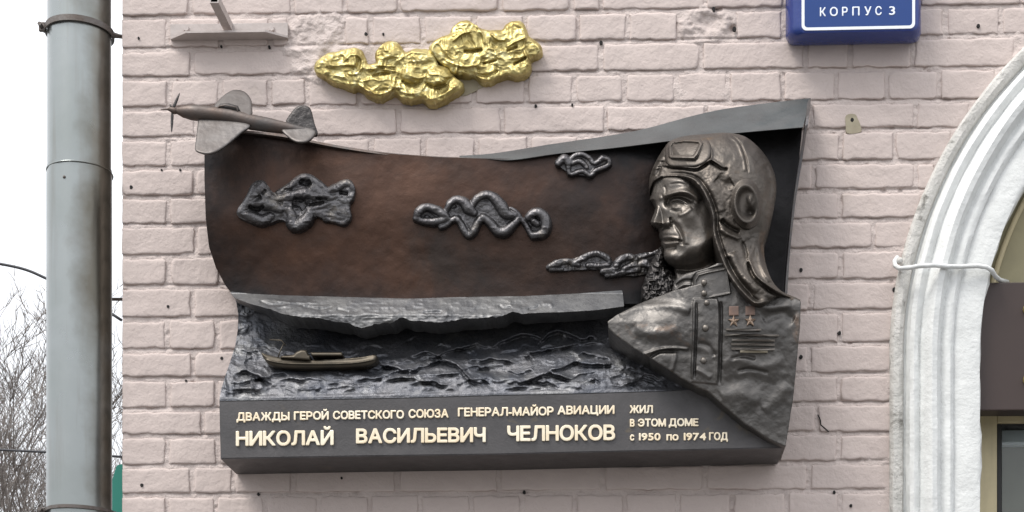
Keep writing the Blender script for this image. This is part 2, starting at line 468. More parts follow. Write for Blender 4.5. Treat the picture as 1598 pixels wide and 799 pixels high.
def make_brick(x0, x1, k, seed):
    r_ = random.Random(seed)
    gx = 2.4 + r_.random() * 1.8; gy = 2.9 + r_.random() * 1.6
    left = 190.3 if x0 <= 191 else x0 + gx
    right = x1 - gx; w_ = right - left
    cr = r_.choice([0.8, 1.5, 2.5, 4.0, 7.0]); proud = r_.uniform(-0.0020, 0.0018)
    ins = [0, 0.5, 1.1, 2.0, 3.6, 6.5]
    nm = max(1, int((w_ - 13) / 9))
    cx = ins + [6.5 + (w_ - 13) * q / (nm + 1) for q in range(1, nm + 1)] + [w_ - q for q in ins[::-1]]
    cs = np.array(cx) / w_
    xm = (left + right) / 2; h_ = jy(k + 1, xm) - jy(k, xm) - 2 * gy
    rs = np.array(ins + [h_ / 2] + [h_ - q for q in ins[::-1]]) / h_
    U, T = np.meshgrid(cs, rs)
    jit = lambda a, sd, amp: (vnoise(a / 11.0, a * 0 + .5, sd) - .5) * amp * 1.5 + (vnoise(a / 3.2, a * 0 + .5, sd + 1) - .5) * amp
    xs_ = left + w_ * U
    yT = jy(k, xs_) + gy + jit(xs_, seed, 2.2); yB = jy(k + 1, xs_) - gy + jit(xs_, seed + 5, 2.2)
    yy = yT + (yB - yT) * T
    xL = left + (0 if x0 <= 191 else 1) * jit(yy, seed + 9, 2.0) + (jit(yy, 77, .8) if x0 <= 191 else 0); xR = right + jit(yy, seed + 13, 2.0)
    xx = xL + (xR - xL) * U
    dx = np.minimum(xx - xL, xR - xx); dy = np.minimum(yy - yT, yB - yy)
    dist = np.where((dx < cr) & (dy < cr), cr - np.hypot(cr - dx, cr - dy), np.minimum(dx, dy))
    chip = 1.6 * np.clip(vnoise(xx / 7, yy / 7, seed + 40) - .72, 0, 1) * 4
    dist = dist - chip * np.exp(-np.minimum(dx, dy) / 4)
    d = np.interp(dist, [-3, -.6, 0, .5, 1.1, 2.0, 3.6], [-.012, -.0060, -.0030, -.0004, .0010, .0018, .0022]) + proud
    d = d + (vnoise(xx / 22, yy / 16, seed + 21) - .5) * .0014 + (vnoise(xx / 7, yy / 6, seed + 22) - .5) * .0005
    edge_ = (U == 0) | (U == 1) | (T == 0) | (T == 1)
    d = np.where(edge_, np.minimum(d, -.006), d)
    V = P(xx, yy, d)
    V[..., 1] += np.where(edge_, 0.012, 0)
    if x0 <= 191: V[:, 0, 1] += 0.11
    ny_, nx_ = U.shape; V = V.reshape(-1, 3)
    idx = np.arange(ny_ * nx_).reshape(ny_, nx_)
    q = np.stack([idx[:-1, :-1], idx[1:, :-1], idx[1:, 1:], idx[:-1, 1:]], -1).reshape(-1, 4)
    return mesh_np('brick', V, q, M['paint'], wall, True)

def in_broken(x, y):
    return max(1 - ((x - cx) / rx) ** 2 - ((y - cy) / ry) ** 2 for cx, cy, rx, ry in BROKEN)
nb = 0
for k in range(0, 19):
    xs = [190] + ROWS[k]
    ymid = jy(k, 1400) + 23
    lim = arch_left(ymid, 655) if ymid > -60 else 1650
    lim = min(lim, 1650)
    xs = [x for x in xs if x < lim - 14] + [lim]
    for x0, x1 in zip(xs, xs[1:]):
        xm = (x0 + x1) / 2; ym = (jy(k, xm) + jy(k + 1, xm)) / 2
        if in_broken(xm, ym) > 0.35: continue
        nb += 1
        make_brick(x0, x1, k, 1000 + nb * 17)

# mortar bed: lumpy painted sheet slightly behind the brick faces
st = 2.0
X, Y = grid(188, -90, 1700, 872, st)
archsd = np.where(Y < AY, np.hypot(X - AX, Y - AY) - 655, (AX - 655) - X)
sdf = np.minimum(np.minimum(X - 191.5, 870 - Y), np.minimum(Y + 88, archsd))
H = -1.5 + 1.3 * fbm(X, Y, 24, 3, 3) + 0.9 * fbm(X, Y, 7, 3, 8)
H = H + 2.2 * np.clip(fbm(X, Y, 46, 2, 30) - .1, 0, 1) - 9.0 * np.clip(fbm(X, Y, 13, 2, 31) - .55, 0, 1)
for k in range(1, 19):            # the shrinkage line left under every course, open here and there
    yj = JL[k] + (JR[k] - JL[k]) * (X - 200) / 1180.0
    gap_ = np.clip(0.75 + 1.6 * fbm(X, Y * 0 + k * 50, 34, 3, 900 + k), 0, 1.5)
    H = H - 2.5 * gap_ * np.exp(-((Y - yj + 2.6) / 1.7) ** 2)
for i, (cx, cy, rx, ry) in enumerate(BROKEN):
    w = np.clip(1.5 - ((X - cx) / rx) ** 2 - ((Y - cy) / ry) ** 2, 0, 1)
    w = sstep(0.2, 0.8, w + 0.25 * fbm(X, Y, 22, 3, 50 + i))
    H = H + w * (2.2 + 3.6 * fbm(X, Y, 30, 4, 60 + i, ridged=True) + 1.4 * fbm(X, Y, 9, 3, 70))
    if i == 1: H = H - 6 * gs(X, Y, 1108, 36, 26, 12, -12) - 10 * gs(X, Y, 1143, 45, 6, 7) - 8 * gs(X, Y, 1120, 14, 7, 5)
# mortar smeared beside the right end of the wall along the arch
H = H + 5.0 * np.exp(-np.clip(archsd - 2, 0, 99) / 9.0) * (0.6 + 0.6 * fbm(X, Y, 14, 3, 90))
relief('mortar_bed', X, Y, sdf, H, st, M['mortar'], wall, back=-160)['kind'] = 'stuff'

# plain body of the wall beyond the picture
bm = bmesh.new()
xl = p3(190.5, 800).x; xr = p3(AX - 655, 800).x; xr2 = p3(AX + 655, 800).x
zt = p3(800, -88).z; zb = p3(800, 866).z
box_bm(bm, xl, xr, 0.006, 0.4, -0.2, zb)
box_bm(bm, xl, xr2 + 1.2, 0.006, 0.4, zt + 0.005, zt + 3.0)
box_bm(bm, p3(1698, 0).x, p3(1860, 0).x, 0.006, 0.4, p3(0, 10).z, zt + 0.003)
box_bm(bm, xr2, xr2 + 1.2, 0.002, 0.4, -0.2, zt + 0.02)
box_bm(bm, xl + 0.02, xr, 0.16, 0.4, zb, p3(800, 300).z)
bm_obj('wall_body', bm, M['paint'], wall)

# drill holes and the patch of filler
holes = [(216, 59, 2), (571, 53, 3), (598, 53, 2), (204.5, 292, 3), (1330, 187, 3.4), (1527, 40, 3.2), (1250, 421, 3.4), (1310, 519.5, 3.2),
         (1250, 557, 3.4), (1302, 768, 2.6), (1328, 789, 2.6), (221, 757, 3), (533, 746, 2.2), (281, 265, 2), (252, 265, 1.8), (345, 72, 2), (420, 73, 2.5),
         (262, 478, 2.5), (346, 559, 3), (290, 594, 2), (1114, 14, 3.5), (1146, 45, 4), (938, 66, 3), (836 , 165, 2.6), (893, 163, 2), (1396, 452, 4), (403, 771, 2.5), (818, 768, 3)]
bm = bmesh.new()
for (x, y, r) in holes:
    c = p3(x, y, 0.0046)
    ring = [bm.verts.new(c + Vector((math.cos(a) * r * .85 * S * rng.uniform(.85, 1.1), 0, math.sin(a) * r * S * rng.uniform(.85, 1.1)))) for a in [i * math.pi / 5 for i in range(10)]]
    ring2 = [bm.verts.new(v.co + Vector((0, 0.006, 0))) for v in ring]
    for i in range(10): bm.faces.new((ring[i], ring[(i + 1) % 10], ring2[(i + 1) % 10], ring2[i]))
    bm.faces.new(ring)
bm_obj('drill_hole', bm, M['hole'], wall)['kind'] = 'stuff'
X, Y = grid(1315, 170, 1345, 212, 1.5)
sdf = psdf(X, Y, spline([(1320, 180), (1334, 178), (1339, 186), (1343, 196), (1343, 206), (1322, 208), (1320, 195)], 3, True))
relief('filler_patch', X, Y, sdf, 2.6 + 0.5 * fbm(X, Y, 8, 3, 5), 1.5, M['filler'], wall, back=-3)
X, Y = grid(700, 110, 780, 160, 2)
sdf = psdf(X, Y, spline([(716, 128), (742, 122), (772, 116), (760, 132), (738, 144), (722, 150), (712, 144)], 3, True))
relief('filler_patch', X, Y, sdf, 2.4 + 0.9 * fbm(X, Y, 9, 3, 6), 2, M['filler'], wall, back=-3)
# thin cracks
def crack(pts, r=1.3):
    bm = bmesh.new()
    tube_bm(bm, [p3(x, y, 0.0035) for x, y in pts], r * S, 5)
    bm_obj('crack', bm, M['hole'], wall)
crack([(1276, 647), (1280, 655), (1281, 663), (1290, 671), (1293, 674)], 1.0)

# ------------------------------------------------------------------ arched surround
surround = empty('arched_surround', p3(1460, 1340, 0), 'white painted plaster moulding curving round the arched window', 'window surround')
prof = [(663, -0.02), (662, 0.018), (658, 0.026), (650, 0.028), (644, 0.022), (641, 0.008), (638, 0.010), (634, 0.040), (628, 0.047), (622, 0.044), (618, 0.036),
        (615, 0.040), (609, 0.062), (602, 0.070), (594, 0.066), (589, 0.050), (586, 0.044), (583, 0.046), (579, 0.052), (573, 0.053), (568, 0.047), (566, 0.038),
        (563, 0.040), (545, 0.044), (531, 0.045), (526, 0.043), (524, 0.036), (523, -0.03), (522, -0.12)]
bm = bmesh.new(); rows = []
path = [('v', y) for y in np.linspace(1340, 575, 64)] + [('a', a) for a in np.linspace(0, math.pi, 120)] + [('w', y) for y in np.linspace(600, 1340, 24)]
for i, (kd, t) in enumerate(path):
    row = []
    for j, (r, d) in enumerate(prof):
        wob = (vnoise(np.array(i * .35), np.array(j * .5), 4) - .5) * (1.2 if j > 0 else 1.0)
        if j >= len(prof) - 3: wob = (vnoise(np.array(i * .5), np.array(0.0), 14) - .5) * 4.5
        dd = d + (float(vnoise(np.array(i * .6), np.array(j * .7), 9)) - .5) * 0.003
        r2 = r + float(wob)
        # radii are as seen on the relief; convert at each ring's own depth
        if kd == 'v': q = p3(AX - r2, t, 0)
        elif kd == 'a': q = p3(AX - r2 * math.cos(t), AY - r2 * math.sin(t), 0)
        else: q = p3(AX + r2, t, 0)
        q.y = -dd
        row.append(bm.verts.new(q))
    rows.append(row)
for a, b in zip(rows, rows[1:]):
    for j in range(len(prof) - 1):
        f = bm.faces.new((a[j], a[j + 1], b[j + 1], b[j]))
        f.material_index = 1 if j < 5 else 0
for v in bm.verts:
    if v.co.z < 0.005: v.co.z = 0.005
o = bm_obj('moulding', bm, M['white'], surround, True, R(38))
o.data.materials.append(M['arch_edge'])
bm = bmesh.new()
tube_bm(bm, [p3(*q) for q in [(1401, 401, .03), (1396, 408, .035), (1397, 415, .045), (1404, 419, .06), (1418, 418, .075), (1436, 415, .088), (1458, 414, .085), (1480, 416, .07),
        (1500, 416, .062), (1526, 415, .062), (1540, 417, .062), (1548, 422, .058), (1553, 431, .04), (1560, 437, .0), (1572, 440, -.05)]], [3.6 * S] * 15, 8)
wr = bm_obj('wire_loop', bm, M['white'], None, True)
tag(wr, 'white painted wire hooked across the moulding of the arched window', 'wire')
bm = bmesh.new()
bmesh.ops.create_uvsphere(bm, u_segments=10, v_segments=6, radius=5.5 * S)
o = bm_obj('anchor_bolt', bm, M['arch_edge'], wr, True); o.location = p3(1404, 407, 0.035)

# ------------------------------------------------------------------ window in the arch
win = empty('arched_window', p3(1900, 1340, -0.12), 'cream framed window standing behind the white arched surround', 'window')
def xz(px, py, d): q = p3(px, py, d); return q.x, q.z
def wbox(name, x0, y0, x1, y1, d0, d1, m, parent, bev=0.002):
    a = p3(x0, y0, d1); b = p3(x1, y1, d1); bm = bmesh.new()
    box_bm(bm, a.x, b.x, -d1, -d0, b.z, a.z, bev)
    return bm_obj(name, bm, m, parent)
fr = wbox('frame', 1524, 632, 1556, 1300, -0.20, -0.115, M['cream'], win)
wbox('top_rail', 1556.5, 633, 2600, 652, -0.19, -0.12, M['cream'], win)
wbox('frame_gap_strip', 1556.5, 652.5, 1563, 1290, -0.19, -0.135, M['dark'], win, 0.0)  # dark strip standing for the shaded gap between frame and pane
wbox('top_gap_strip', 1563.5, 652.5, 2590, 657, -0.19, -0.135, M['dark'], win, 0.0)
wbox('pane', 1563.5, 657.5, 2590, 1290, -0.165, -0.16, M['glass'], win, 0.0)
wbox('blind', 1563.5, 658, 2590, 1290, -0.30, -0.27, M['curtain'], win, 0.0)
wbox('blind_rail', 1560, 664, 2590, 688, -0.26, -0.235, M['sign_white'], win, 0.001)
# board filling the arch head
bm = bmesh.new()
pts = [(AX - 526 * math.cos(a), AY - 526 * math.sin(a)) for a in np.linspace(0.05, math.pi - 0.05, 50)]
pts = pts + [(pts[-1][0], 631), (pts[0][0], 631)]
f_ = [bm.verts.new(Vector((p3(x, y, 0).x, 0.085, p3(x, y, 0).z))) for x, y in pts]
b_ = [bm.verts.new(v.co + Vector((0, 0.03, 0))) for v in f_]
bm.faces.new(f_); bm.faces.new(b_[::-1])
for i in range(len(f_)): bm.faces.new((f_[i], f_[(i + 1) % len(f_)], b_[(i + 1) % len(f_)], b_[i]))
bm_obj('arch_head_board', bm, M['olive'], win)
bm = bmesh.new()     # thin bead inside the arch
tube_bm(bm, [Vector((p3(AX - 505 * math.cos(a), 0).x, 0.075, p3(0, AY - 505 * math.sin(a)).z)) for a in np.linspace(0.1, math.pi - .1, 60)], 0.008, 6)
bm_obj('arch_bead', bm, M['cream'], win, True)
board = empty('sign_board', p3(1700, 632, 0), 'dark brown sign board with brass studs, set inside the arch', 'sign')
wbox('panel', 1508, 441, 2580, 633, -0.05, 0.012, M['brown_board'], board, 0.003)
for (x, y, r) in [(1606, 482, 9), (1607, 592, 10)]:
    bm = bmesh.new()
    bmesh.ops.create_cone(bm, cap_ends=True, segments=20, radius1=r * S, radius2=r * S * .75, depth=0.012)
    o = bm_obj('brass_stud', bm, M['gold'], board, True, R(40)); o.location = p3(x, y, 0.020); o.rotation_euler = (R(90), 0, 0)
# room behind the window
bm = bmesh.new(); a = p3(1400, 0, 0); b = p3(2700, 1340, 0)
box_bm(bm, a.x, b.x, 0.35, 2.2, 0.0, a.z)
room = bm_obj('room_wall', bm, M['curtain'], win)

# ------------------------------------------------------------------ drain pipe
pipe = empty('drain_pipe', (p3(124, 800, -0.02).x, 0.02, 0.0), 'galvanised drain pipe running down beside the wall corner', 'drain pipe')
pc = p3(124.5, 400, -0.02); pcx, pcy = pc.x, 0.02
def pipe_piece(name, ya, yb, r, r2=None):
    za, zb_ = p3(124, ya, -0.02).z if ya is not None else 9.0, p3(124, yb, -0.02).z if yb is not None else 0.15
    bm = bmesh.new(); rr = []
    n = 40; zs = np.linspace(za, zb_, 14)
    for z in zs:
        ring = []
        for k in range(n):
            a = 2 * math.pi * k / n
            rad = r * S * (1 + 0.012 * math.cos(a * 3 + 1) + 0.006 * math.cos(a * 9 + z * .3) + 0.004 * math.cos(a * 11))
            ring.append(bm.verts.new((pcx + rad * math.cos(a), pcy + rad * math.sin(a), z)))
        rr.append(ring)
    for a, b in zip(rr, rr[1:]):
        for k in range(n): bm.faces.new((a[k], a[(k + 1) % n], b[(k + 1) % n], b[k]))
    bm.faces.new(rr[0]); bm.faces.new(rr[-1])
    bm_obj(name, bm, M['pipe'], pipe, True, R(50))
    # rolled lip at the lower end of the piece
pipe_piece('pipe_section', None, 270, 48.6)
pipe_piece('pipe_section', 266, None, 49.9)
bm = bmesh.new()
zc = p3(124, 271, -0.02).z
tube_bm(bm, [(pcx + 50.2 * S * math.cos(a), pcy + 50.2 * S * math.sin(a), zc) for a in np.linspace(0, 2 * math.pi, 49)], 1.3 * S, 6, False)
bm_obj('seam', bm, M['pipe'], pipe, True)
seam_screw = bmesh.new(); bmesh.ops.create_uvsphere(seam_screw, u_segments=8, v_segments=5, radius=2.6 * S)
o = bm_obj('rivet', seam_screw, M['band'], pipe, True); o.location = (p3(99, 276, 0.07).x, pcy - 0.083, p3(99, 277, 0.06).z)
def clamp(y, thin=False):
    z = p3(124, y, -0.02).z
    c = empty('x', (pcx, pcy, z)); bpy.data.objects.remove(c)
    g_ = sub('pipe_clamp', pipe)
    r0 = 50.6 * S; h = (4.6 if not thin else 2.6) * S
    bm = bmesh.new(); n = 48; rings = []
    for k in range(n):
        a = 2 * math.pi * k / n
        zz = z + (0.001 * math.sin(a * 2))
        rings.append([bm.verts.new((pcx + rr_ * math.cos(a), pcy + rr_ * math.sin(a), zz + dz)) for rr_, dz in ((r0, -h), (r0 + 2.4 * S, -h), (r0 + 2.4 * S, h), (r0, h))])
    for k in range(n):
        a, b = rings[k], rings[(k + 1) % n]
        for j in range(4): bm.faces.new((a[j], a[(j + 1) % 4], b[(j + 1) % 4], b[j]))
    bm_obj('band', bm, M['band'], g_, True, R(40))
    bm = bmesh.new()
    ang = R(203); bx = pcx + (r0 + 5 * S) * math.cos(ang); by = pcy + (r0 + 5 * S) * math.sin(ang)
    box_bm(bm, bx - 6 * S, bx + 4 * S, by - 3 * S, by + 3 * S, z - h * 1.5, z + h * 1.5, 0.002)
    tube_bm(bm, [(bx - 1 * S, by - 0.022, z - 0.001), (bx - 1 * S, by + 0.02, z - 0.001)], 3.4 * S, 6)
    bm_obj('bolt', bm, M['band'], g_)
    bm = bmesh.new()
    tube_bm(bm, [(pcx + r0 - 2 * S, pcy + .01, z), (pcx + r0 + 10 * S, pcy + .012, z - 2 * S), (pcx + r0 + 22 * S, pcy + 0.04, z + 3 * S)], [5 * S, 3.2 * S, 3 * S], 6)
    bm_obj('stay', bm, M['band'], g_)
clamp(52)
clamp(800, True)

# small bracket between pipe and wall corner, further back
bm = bmesh.new()
tube_bm(bm, [p3(172, 467, -0.12), p3(196, 467, -0.14)], 2.6 * S, 6)
o = bm_obj('wall_stay', bm, M['band']); tag(o, 'short grey steel stay between the drain pipe and the wall corner', 'stay')

# teal sheet behind the pipe
X, Y = grid(160, 716, 200, 900, 2)
sdf = psdf(X, Y, [(174, 752), (182, 726), (199, 722), (199, 880), (172, 880)])
o = relief('green_sheet', X, Y, sdf, np.full(X.shape, -190.0), 2, M['teal'], None, back=-215)
tag(o, 'teal green metal sheet edge showing low behind the drain pipe', 'metal sheet')

# ------------------------------------------------------------------ steel bracket
br = empty('steel_bracket', p3(358, 50, 0), 'pink painted steel angle bracket with a square tube, above the bronze aircraft', 'bracket')
def qbox(name, quads, m, parent, smooth=False):
    """hexahedron from 4 front and 4 back points (px,py,d)"""
    bm = bmesh.new(); v = [bm.verts.new(p3(*q)) for q in quads]
    for f in ((0,1,2,3),(7,6,5,4),(0,4,5,1),(1,5,6,2),(2,6,7,3),(3,7,4,0)): bm.faces.new([v[i] for i in f])
    return bm_obj(name, bm, m, parent, smooth)
M['paint_steel'] = mat('pink_painted_steel', (0.47, 0.42, 0.40), 0.55, 0, vary=(0.40, 0.35, 0.33), vscale=30, vamt=0.8, bump=[(90, 0.001)])
a0 = p3(267, 40, 0.004); a1 = p3(450, 61, 0.004)
bm = bmesh.new(); box_bm(bm, a0.x, a1.x, -0.012, 0.0, a1.z, a0.z, 0.0008); bm_obj('upright_flange', bm, M['paint_steel'], br)
bm = bmesh.new(); zz = a1.z
def fl(x, d, z): q = p3(x, 60, 0.0); return bm.verts.new((q.x, -d, z))
tp = [fl(268, .0125, zz + .005), fl(297, .046, zz + .005), fl(420, .046, zz + .005), fl(450, .0125, zz + .005)]
bt = [fl(268, .0125, zz - .0005), fl(297, .046, zz - .0005), fl(420, .046, zz - .0005), fl(450, .0125, zz - .0005)]
bm.faces.new(tp); bm.faces.new(bt[::-1])
for i in range(4): bm.faces.new((tp[i], tp[(i + 1) % 4], bt[(i + 1) % 4], bt[i]))
bm_obj('lower_flange', bm, M['paint_steel'], br)
bm = bmesh.new()
q0 = p3(352, 40, 0); q1 = p3(365, 53, 0); t_ = 1.6 * S
y0_, y1_ = -0.165, -0.013
o4 = [(q0.x, q0.z), (q1.x, q0.z), (q1.x, q1.z), (q0.x, q1.z)]
i4 = [(q0.x + t_, q0.z - t_), (q1.x - t_, q0.z - t_), (q1.x - t_, q1.z + t_), (q0.x + t_, q1.z + t_)]
vo = [[bm.verts.new((x, y, z)) for x, z in o4] for y in (y0_, y1_)]
vi = [[bm.verts.new((x, y, z)) for x, z in i4] for y in (y0_, y0_ + 0.09)]
for i in range(4):
    j = (i + 1) % 4
    bm.faces.new((vo[0][i], vo[0][j], vo[1][j], vo[1][i])); bm.faces.new((vo[0][i], vo[0][j], vi[0][j], vi[0][i]))
    f = bm.faces.new((vi[0][i], vi[0][j], vi[1][j], vi[1][i])); f.material_index = 1
f = bm.faces.new(vi[1]); f.material_index = 1
o = bm_obj('square_tube', bm, M['paint_steel'], br); o.data.materials.append(M['hole'])
for x in (291, 424):
    bm = bmesh.new()
    bmesh.ops.create_cone(bm, cap_ends=True, segments=6, radius1=5 * S, radius2=4.2 * S, depth=0.008)
    o = bm_obj('bolt', bm, M['paint_steel'], br); o.location = p3(x, 45, 0.016); o.rotation_euler = (R(90), 0, 0)

# ------------------------------------------------------------------ text
GL = {}
def glyph(ch):
    if ch in GL: return GL[ch]
    cu = bpy.data.curves.new('glyph', 'FONT'); cu.body = ch; cu.size = 1.0
    cu.fill_mode = 'NONE'; cu.resolution_u = 4
    ob = bpy.data.objects.new('glyph', cu); sc.collection.objects.link(ob)
    bpy.context.view_layer.update()
    me = bpy.data.meshes.new_from_object(ob.evaluated_get(bpy.context.evaluated_depsgraph_get()))
    V = np.array([v.co[:2] for v in me.vertices]); nb_ = {}
    for e in me.edges:
        a, b = e.vertices; nb_.setdefault(a, []).append(b); nb_.setdefault(b, []).append(a)
    loops = []; seen = set()
    for s_ in range(len(V)):
        if s_ in seen or s_ not in nb_: continue
        lp = [s_]; seen.add(s_); cur = s_
        while True:
            nx_ = [q for q in nb_[cur] if q not in seen]
            if not nx_: break
            cur = nx_[0]; seen.add(cur); lp.append(cur)
        loops.append(V[lp])
    bpy.data.objects.remove(ob); bpy.data.meshes.remove(me); bpy.data.curves.remove(cu)
    area = lambda L: 0.5 * np.sum(L[:, 0] * np.roll(L[:, 1], -1) - np.roll(L[:, 0], -1) * L[:, 1])
    big = max(loops, key=lambda L: abs(area(L)))
    GL[ch] = [(L, area(L) * area(big) > 0) for L in loops]
    return GL[ch]
CAP = None
def word(text, x0, x1, ytop0, ybot0, slope, H, mt, parent, bold=0.58, gap=0.10, thick=2.2, name='letter'):
    """letters between photo columns x0..x1, cap top/bottom rows at x0, lying on a plane H in front of the wall"""
    global CAP
    if CAP is None: CAP = max(L[:, 1].max() for L, o in glyph('Н'))
    sy = (ybot0 - ytop0 - 2 * bold * .8) / CAP
    ext = lambda g_: (min(L[:, 0].min() for L, o in g_), max(L[:, 0].max() for L, o in g_))
    gs_ = [glyph(c) for c in text]
    ws = [ext(g_)[1] - ext(g_)[0] for g_ in gs_]
    tot = sum(ws) + gap * (len(text) - 1)
    sx = (x1 - x0 - 2 * bold) / tot; cx = 0
    for c, g_, w in zip(text, gs_, ws):
        lo = ext(g_)[0]
        Ls = [(np.stack([x0 + bold + (cx + L[:, 0] - lo) * sx, ybot0 - bold * .8 + slope * ((cx + L[:, 0] - lo) * sx) - L[:, 1] * sy], -1), o) for L, o in g_]
        al = np.concatenate([L for L, o in Ls]); st_ = 0.6
        X, Y = grid(al[:, 0].min() - 2, al[:, 1].min() - 2, al[:, 0].max() + 2, al[:, 1].max() + 2, st_)
        sd = np.full(X.shape, -99.0)
        for L, o in Ls:
            if o: sd = np.maximum(sd, psdf(X, Y, L))
        for L, o in Ls:
            if not o: sd = np.minimum(sd, -psdf(X, Y, L))
        sd = sd + bold
        relief(name, X, Y, sd, H + thick - 0.35 + 0 * X + inflate(sd, 0.8, 0.35), st_, mt, parent, back=H - 0.3)
        cx += w + gap

# ------------------------------------------------------------------ blue house sign
hs = empty('house_number_sign', p3(1330, 60, 0), 'dark blue house sign reading КОРПУС 3 on the wall, top right', 'sign')
def rrect(x0, y0, x1, y1, r, d, n=5, slope=0.0):
    o = []
    for (cx, cy, a0_) in ((x1 - r, y0 + r, -90), (x1 - r, y1 - r, 0), (x0 + r, y1 - r, 90), (x0 + r, y0 + r, 180)):
        for k in range(n + 1):
            a = R(a0_ + 90 * k / n); xx = cx + r * math.cos(a); o.append((xx, cy + r * math.sin(a) + slope * (xx - 1330), d))
    return o
SL = -0.02
prism('case', [rrect(1227, -100, 1436, 70, 14, 0.0, slope=SL), rrect(1226, -110, 1437, 68, 14, 0.022, slope=SL), rrect(1229, -112, 1437, 62, 14, 0.05, slope=SL), rrect(1236, -112, 1436, 54, 13, 0.075, slope=SL),
      rrect(1244, -112, 1433, 50, 12, 0.084, slope=SL), rrect(1250, -106, 1429, 46.5, 9, 0.086, slope=SL)], M['blue'], hs, cap0=True, cap1=True)
# white border strip and face
bm = bmesh.new()
A_ = rrect(1251, -104, 1428, 46, 8, 0.088, slope=SL); B_ = rrect(1255.5, -100, 1423.5, 41.5, 5, 0.088, slope=SL)
va = [bm.verts.new(p3(*q)) for q in A_]; vb = [bm.verts.new(p3(*q)) for q in B_]
vc = [bm.verts.new(v.co + Vector((0, .0015, 0))) for v in va]
for i in range(len(va)):
    j = (i + 1) % len(va); bm.faces.new((va[i], va[j], vb[j], vb[i])); bm.faces.new((vc[i], vc[j], va[j], va[i]))
bm_obj('border', bm, M['sign_white'], hs)
prism('face', [rrect(1255.8, -100, 1423.2, 41.3, 5, 0.0845, slope=SL), rrect(1255.8, -100, 1423.2, 41.3, 5, 0.0872, slope=SL)], M['blue_face'], hs, smooth=False)
for ch, xa, xb in (('К', 1279.5, 1289), ('О', 1295, 1307.5), ('Р', 1314, 1323), ('П', 1330, 1341.5), ('У', 1349, 1360), ('С', 1366, 1376), ('3', 1387.5, 1397)):
    word(ch, xa, xb, 11.5 - 0.02 * (xa - 1279), 25.5 - 0.02 * (xa - 1279), -0.02, 0.0873 / S, M['sign_white'], hs, bold=0.3, thick=0.6)

# ------------------------------------------------------------------ gold clouds
def G(u, v): return 480 + u / 6.146, 50 + v / 6.146
def G2(u, v): return 660 + u / 6.66, 20 + v / 6.66
out1 = [G(*q) for q in [(65,330),(110,260),(190,205),(290,185),(360,165),(450,148),(520,180),(560,250),(580,300),(650,290),(650,200),(700,130),(780,85),(850,95),(900,140),(940,190),(1000,165),(1100,160),(1190,185),(1235,250),(1260,320),(1340,340),(1390,400),(1440,450),(1490,490),(1480,560),(1400,610),(1330,660),(1230,700),(1150,695),(1100,650),(1000,668),(900,650),(830,590),(760,630),(670,650),(570,610),(510,550),(420,545),(330,520),(250,490),(140,430),(75,390)]]
out2 = [G2(*q) for q in [(60,360),(110,300),(190,250),(270,220),(330,130),(400,85),(480,85),(560,130),(600,160),(700,180),(820,170),(870,110),(980,85),(1050,110),(1080,190),(1110,250),(1180,300),(1235,350),(1240,410),(1180,450),(1120,480),(1130,560),(1080,640),(980,680),(880,660),(800,680),(700,725),(600,720),(540,665),(420,655),(320,640),(270,590),(200,540),(130,480),(70,430)]]
def gold(name, outl, box, seed, lumps, lines, label):
    X, Y = grid(*box, 1.1)
    sdf = psdf(X, Y, spline(outl, 4, True))
    sdf = sdf + 1.2 * fbm(X, Y, 9, 2, seed)
    H = 14 + inflate(sdf, 9, 9)
    for (x, y, rx, ry, rot, a) in lumps:
        c, s = math.cos(R(rot)), math.sin(R(rot)); u = ((X - x) * c + (Y - y) * s) / rx; v = (-(X - x) * s + (Y - y) * c) / ry
        H = smax(H, 16 + a * np.sqrt(np.clip(1 - u * u - v * v, 0, 1)) + 7 * np.clip(1 - np.hypot(u, v), -1, 0), 1.6)
    for pts, w, a in lines:
        H = H + a * ridge(X, Y, pts, w, 4)
    wx = X + 9 * fbm(X, Y, 26, 2, seed + 4); wy = Y + 9 * fbm(X, Y, 26, 2, seed + 5)
    H = H + sstep(0, 6, sdf) * (3.8 * fbm(wx, wy, 16, 2, seed + 7, ridged=True) + 1.1 * fbm(wx, wy * 1.3, 7, 2, seed + 11, ridged=True))
    o = relief(name, X, Y, sdf, H, 1.1, M['gold'], None, back=1)
    tag(o, label, 'cloud ornament', 'gold cloud ornaments on the wall')
def L6(f, q, r=6.146): x, y = f(q[0], q[1]); return (x, y, q[2] / r, q[3] / r, q[4], q[5])
gold('cloud_ornament', out1, (486, 55, 730, 168), 5,
     [L6(G, q) for q in [(210, 300, 110, 80, 20, 10), (430, 260, 110, 100, 0, 12), (780, 190, 110, 85, 20, 11), (1060, 250, 160, 75, 5, 11), (680, 500, 170, 110, 0, 10),
      (1000, 400, 130, 110, 0, 14), (1240, 430, 125, 100, 0, 15), (960, 560, 120, 80, 10, 9), (1230, 600, 110, 80, -20, 9), (1400, 500, 80, 70, 0, 9), (400, 440, 110, 60, 10, 8)]],
     [([G(560, 310), G(700, 320), G(850, 330)], 1.6, 3), ([G(570, 350), G(700, 355), G(850, 375)], 1.6, 3), ([G(530, 330), G(470, 400), G(380, 400)], 2.0, 3), ([G(480, 500), G(650, 590), G(800, 560), G(840, 440)], 2.2, 3.5),
      ([G(870, 480), G(900, 570), G(1000, 590), G(1100, 570)], 2.2, 3), ([G(1120, 600), G(1200, 640), G(1350, 570), G(1460, 490)], 2.4, 3), ([G(330, 300), G(430, 210), G(520, 260), G(500, 380)], 2, 3),
      ([G(880, 270), G(1000, 190), G(1160, 210)], 2, 3), ([G(620, 420), G(700, 400), G(800, 400)], 1.5, -5), ([G(1120, 480), G(1220, 535), G(1330, 500)], 1.8, -6), ([G(900, 470), G(1000, 510), G(1080, 480)], 1.6, -6)],
     'lumpy gold painted cloud ornament, lower left of the pair on the bricks')
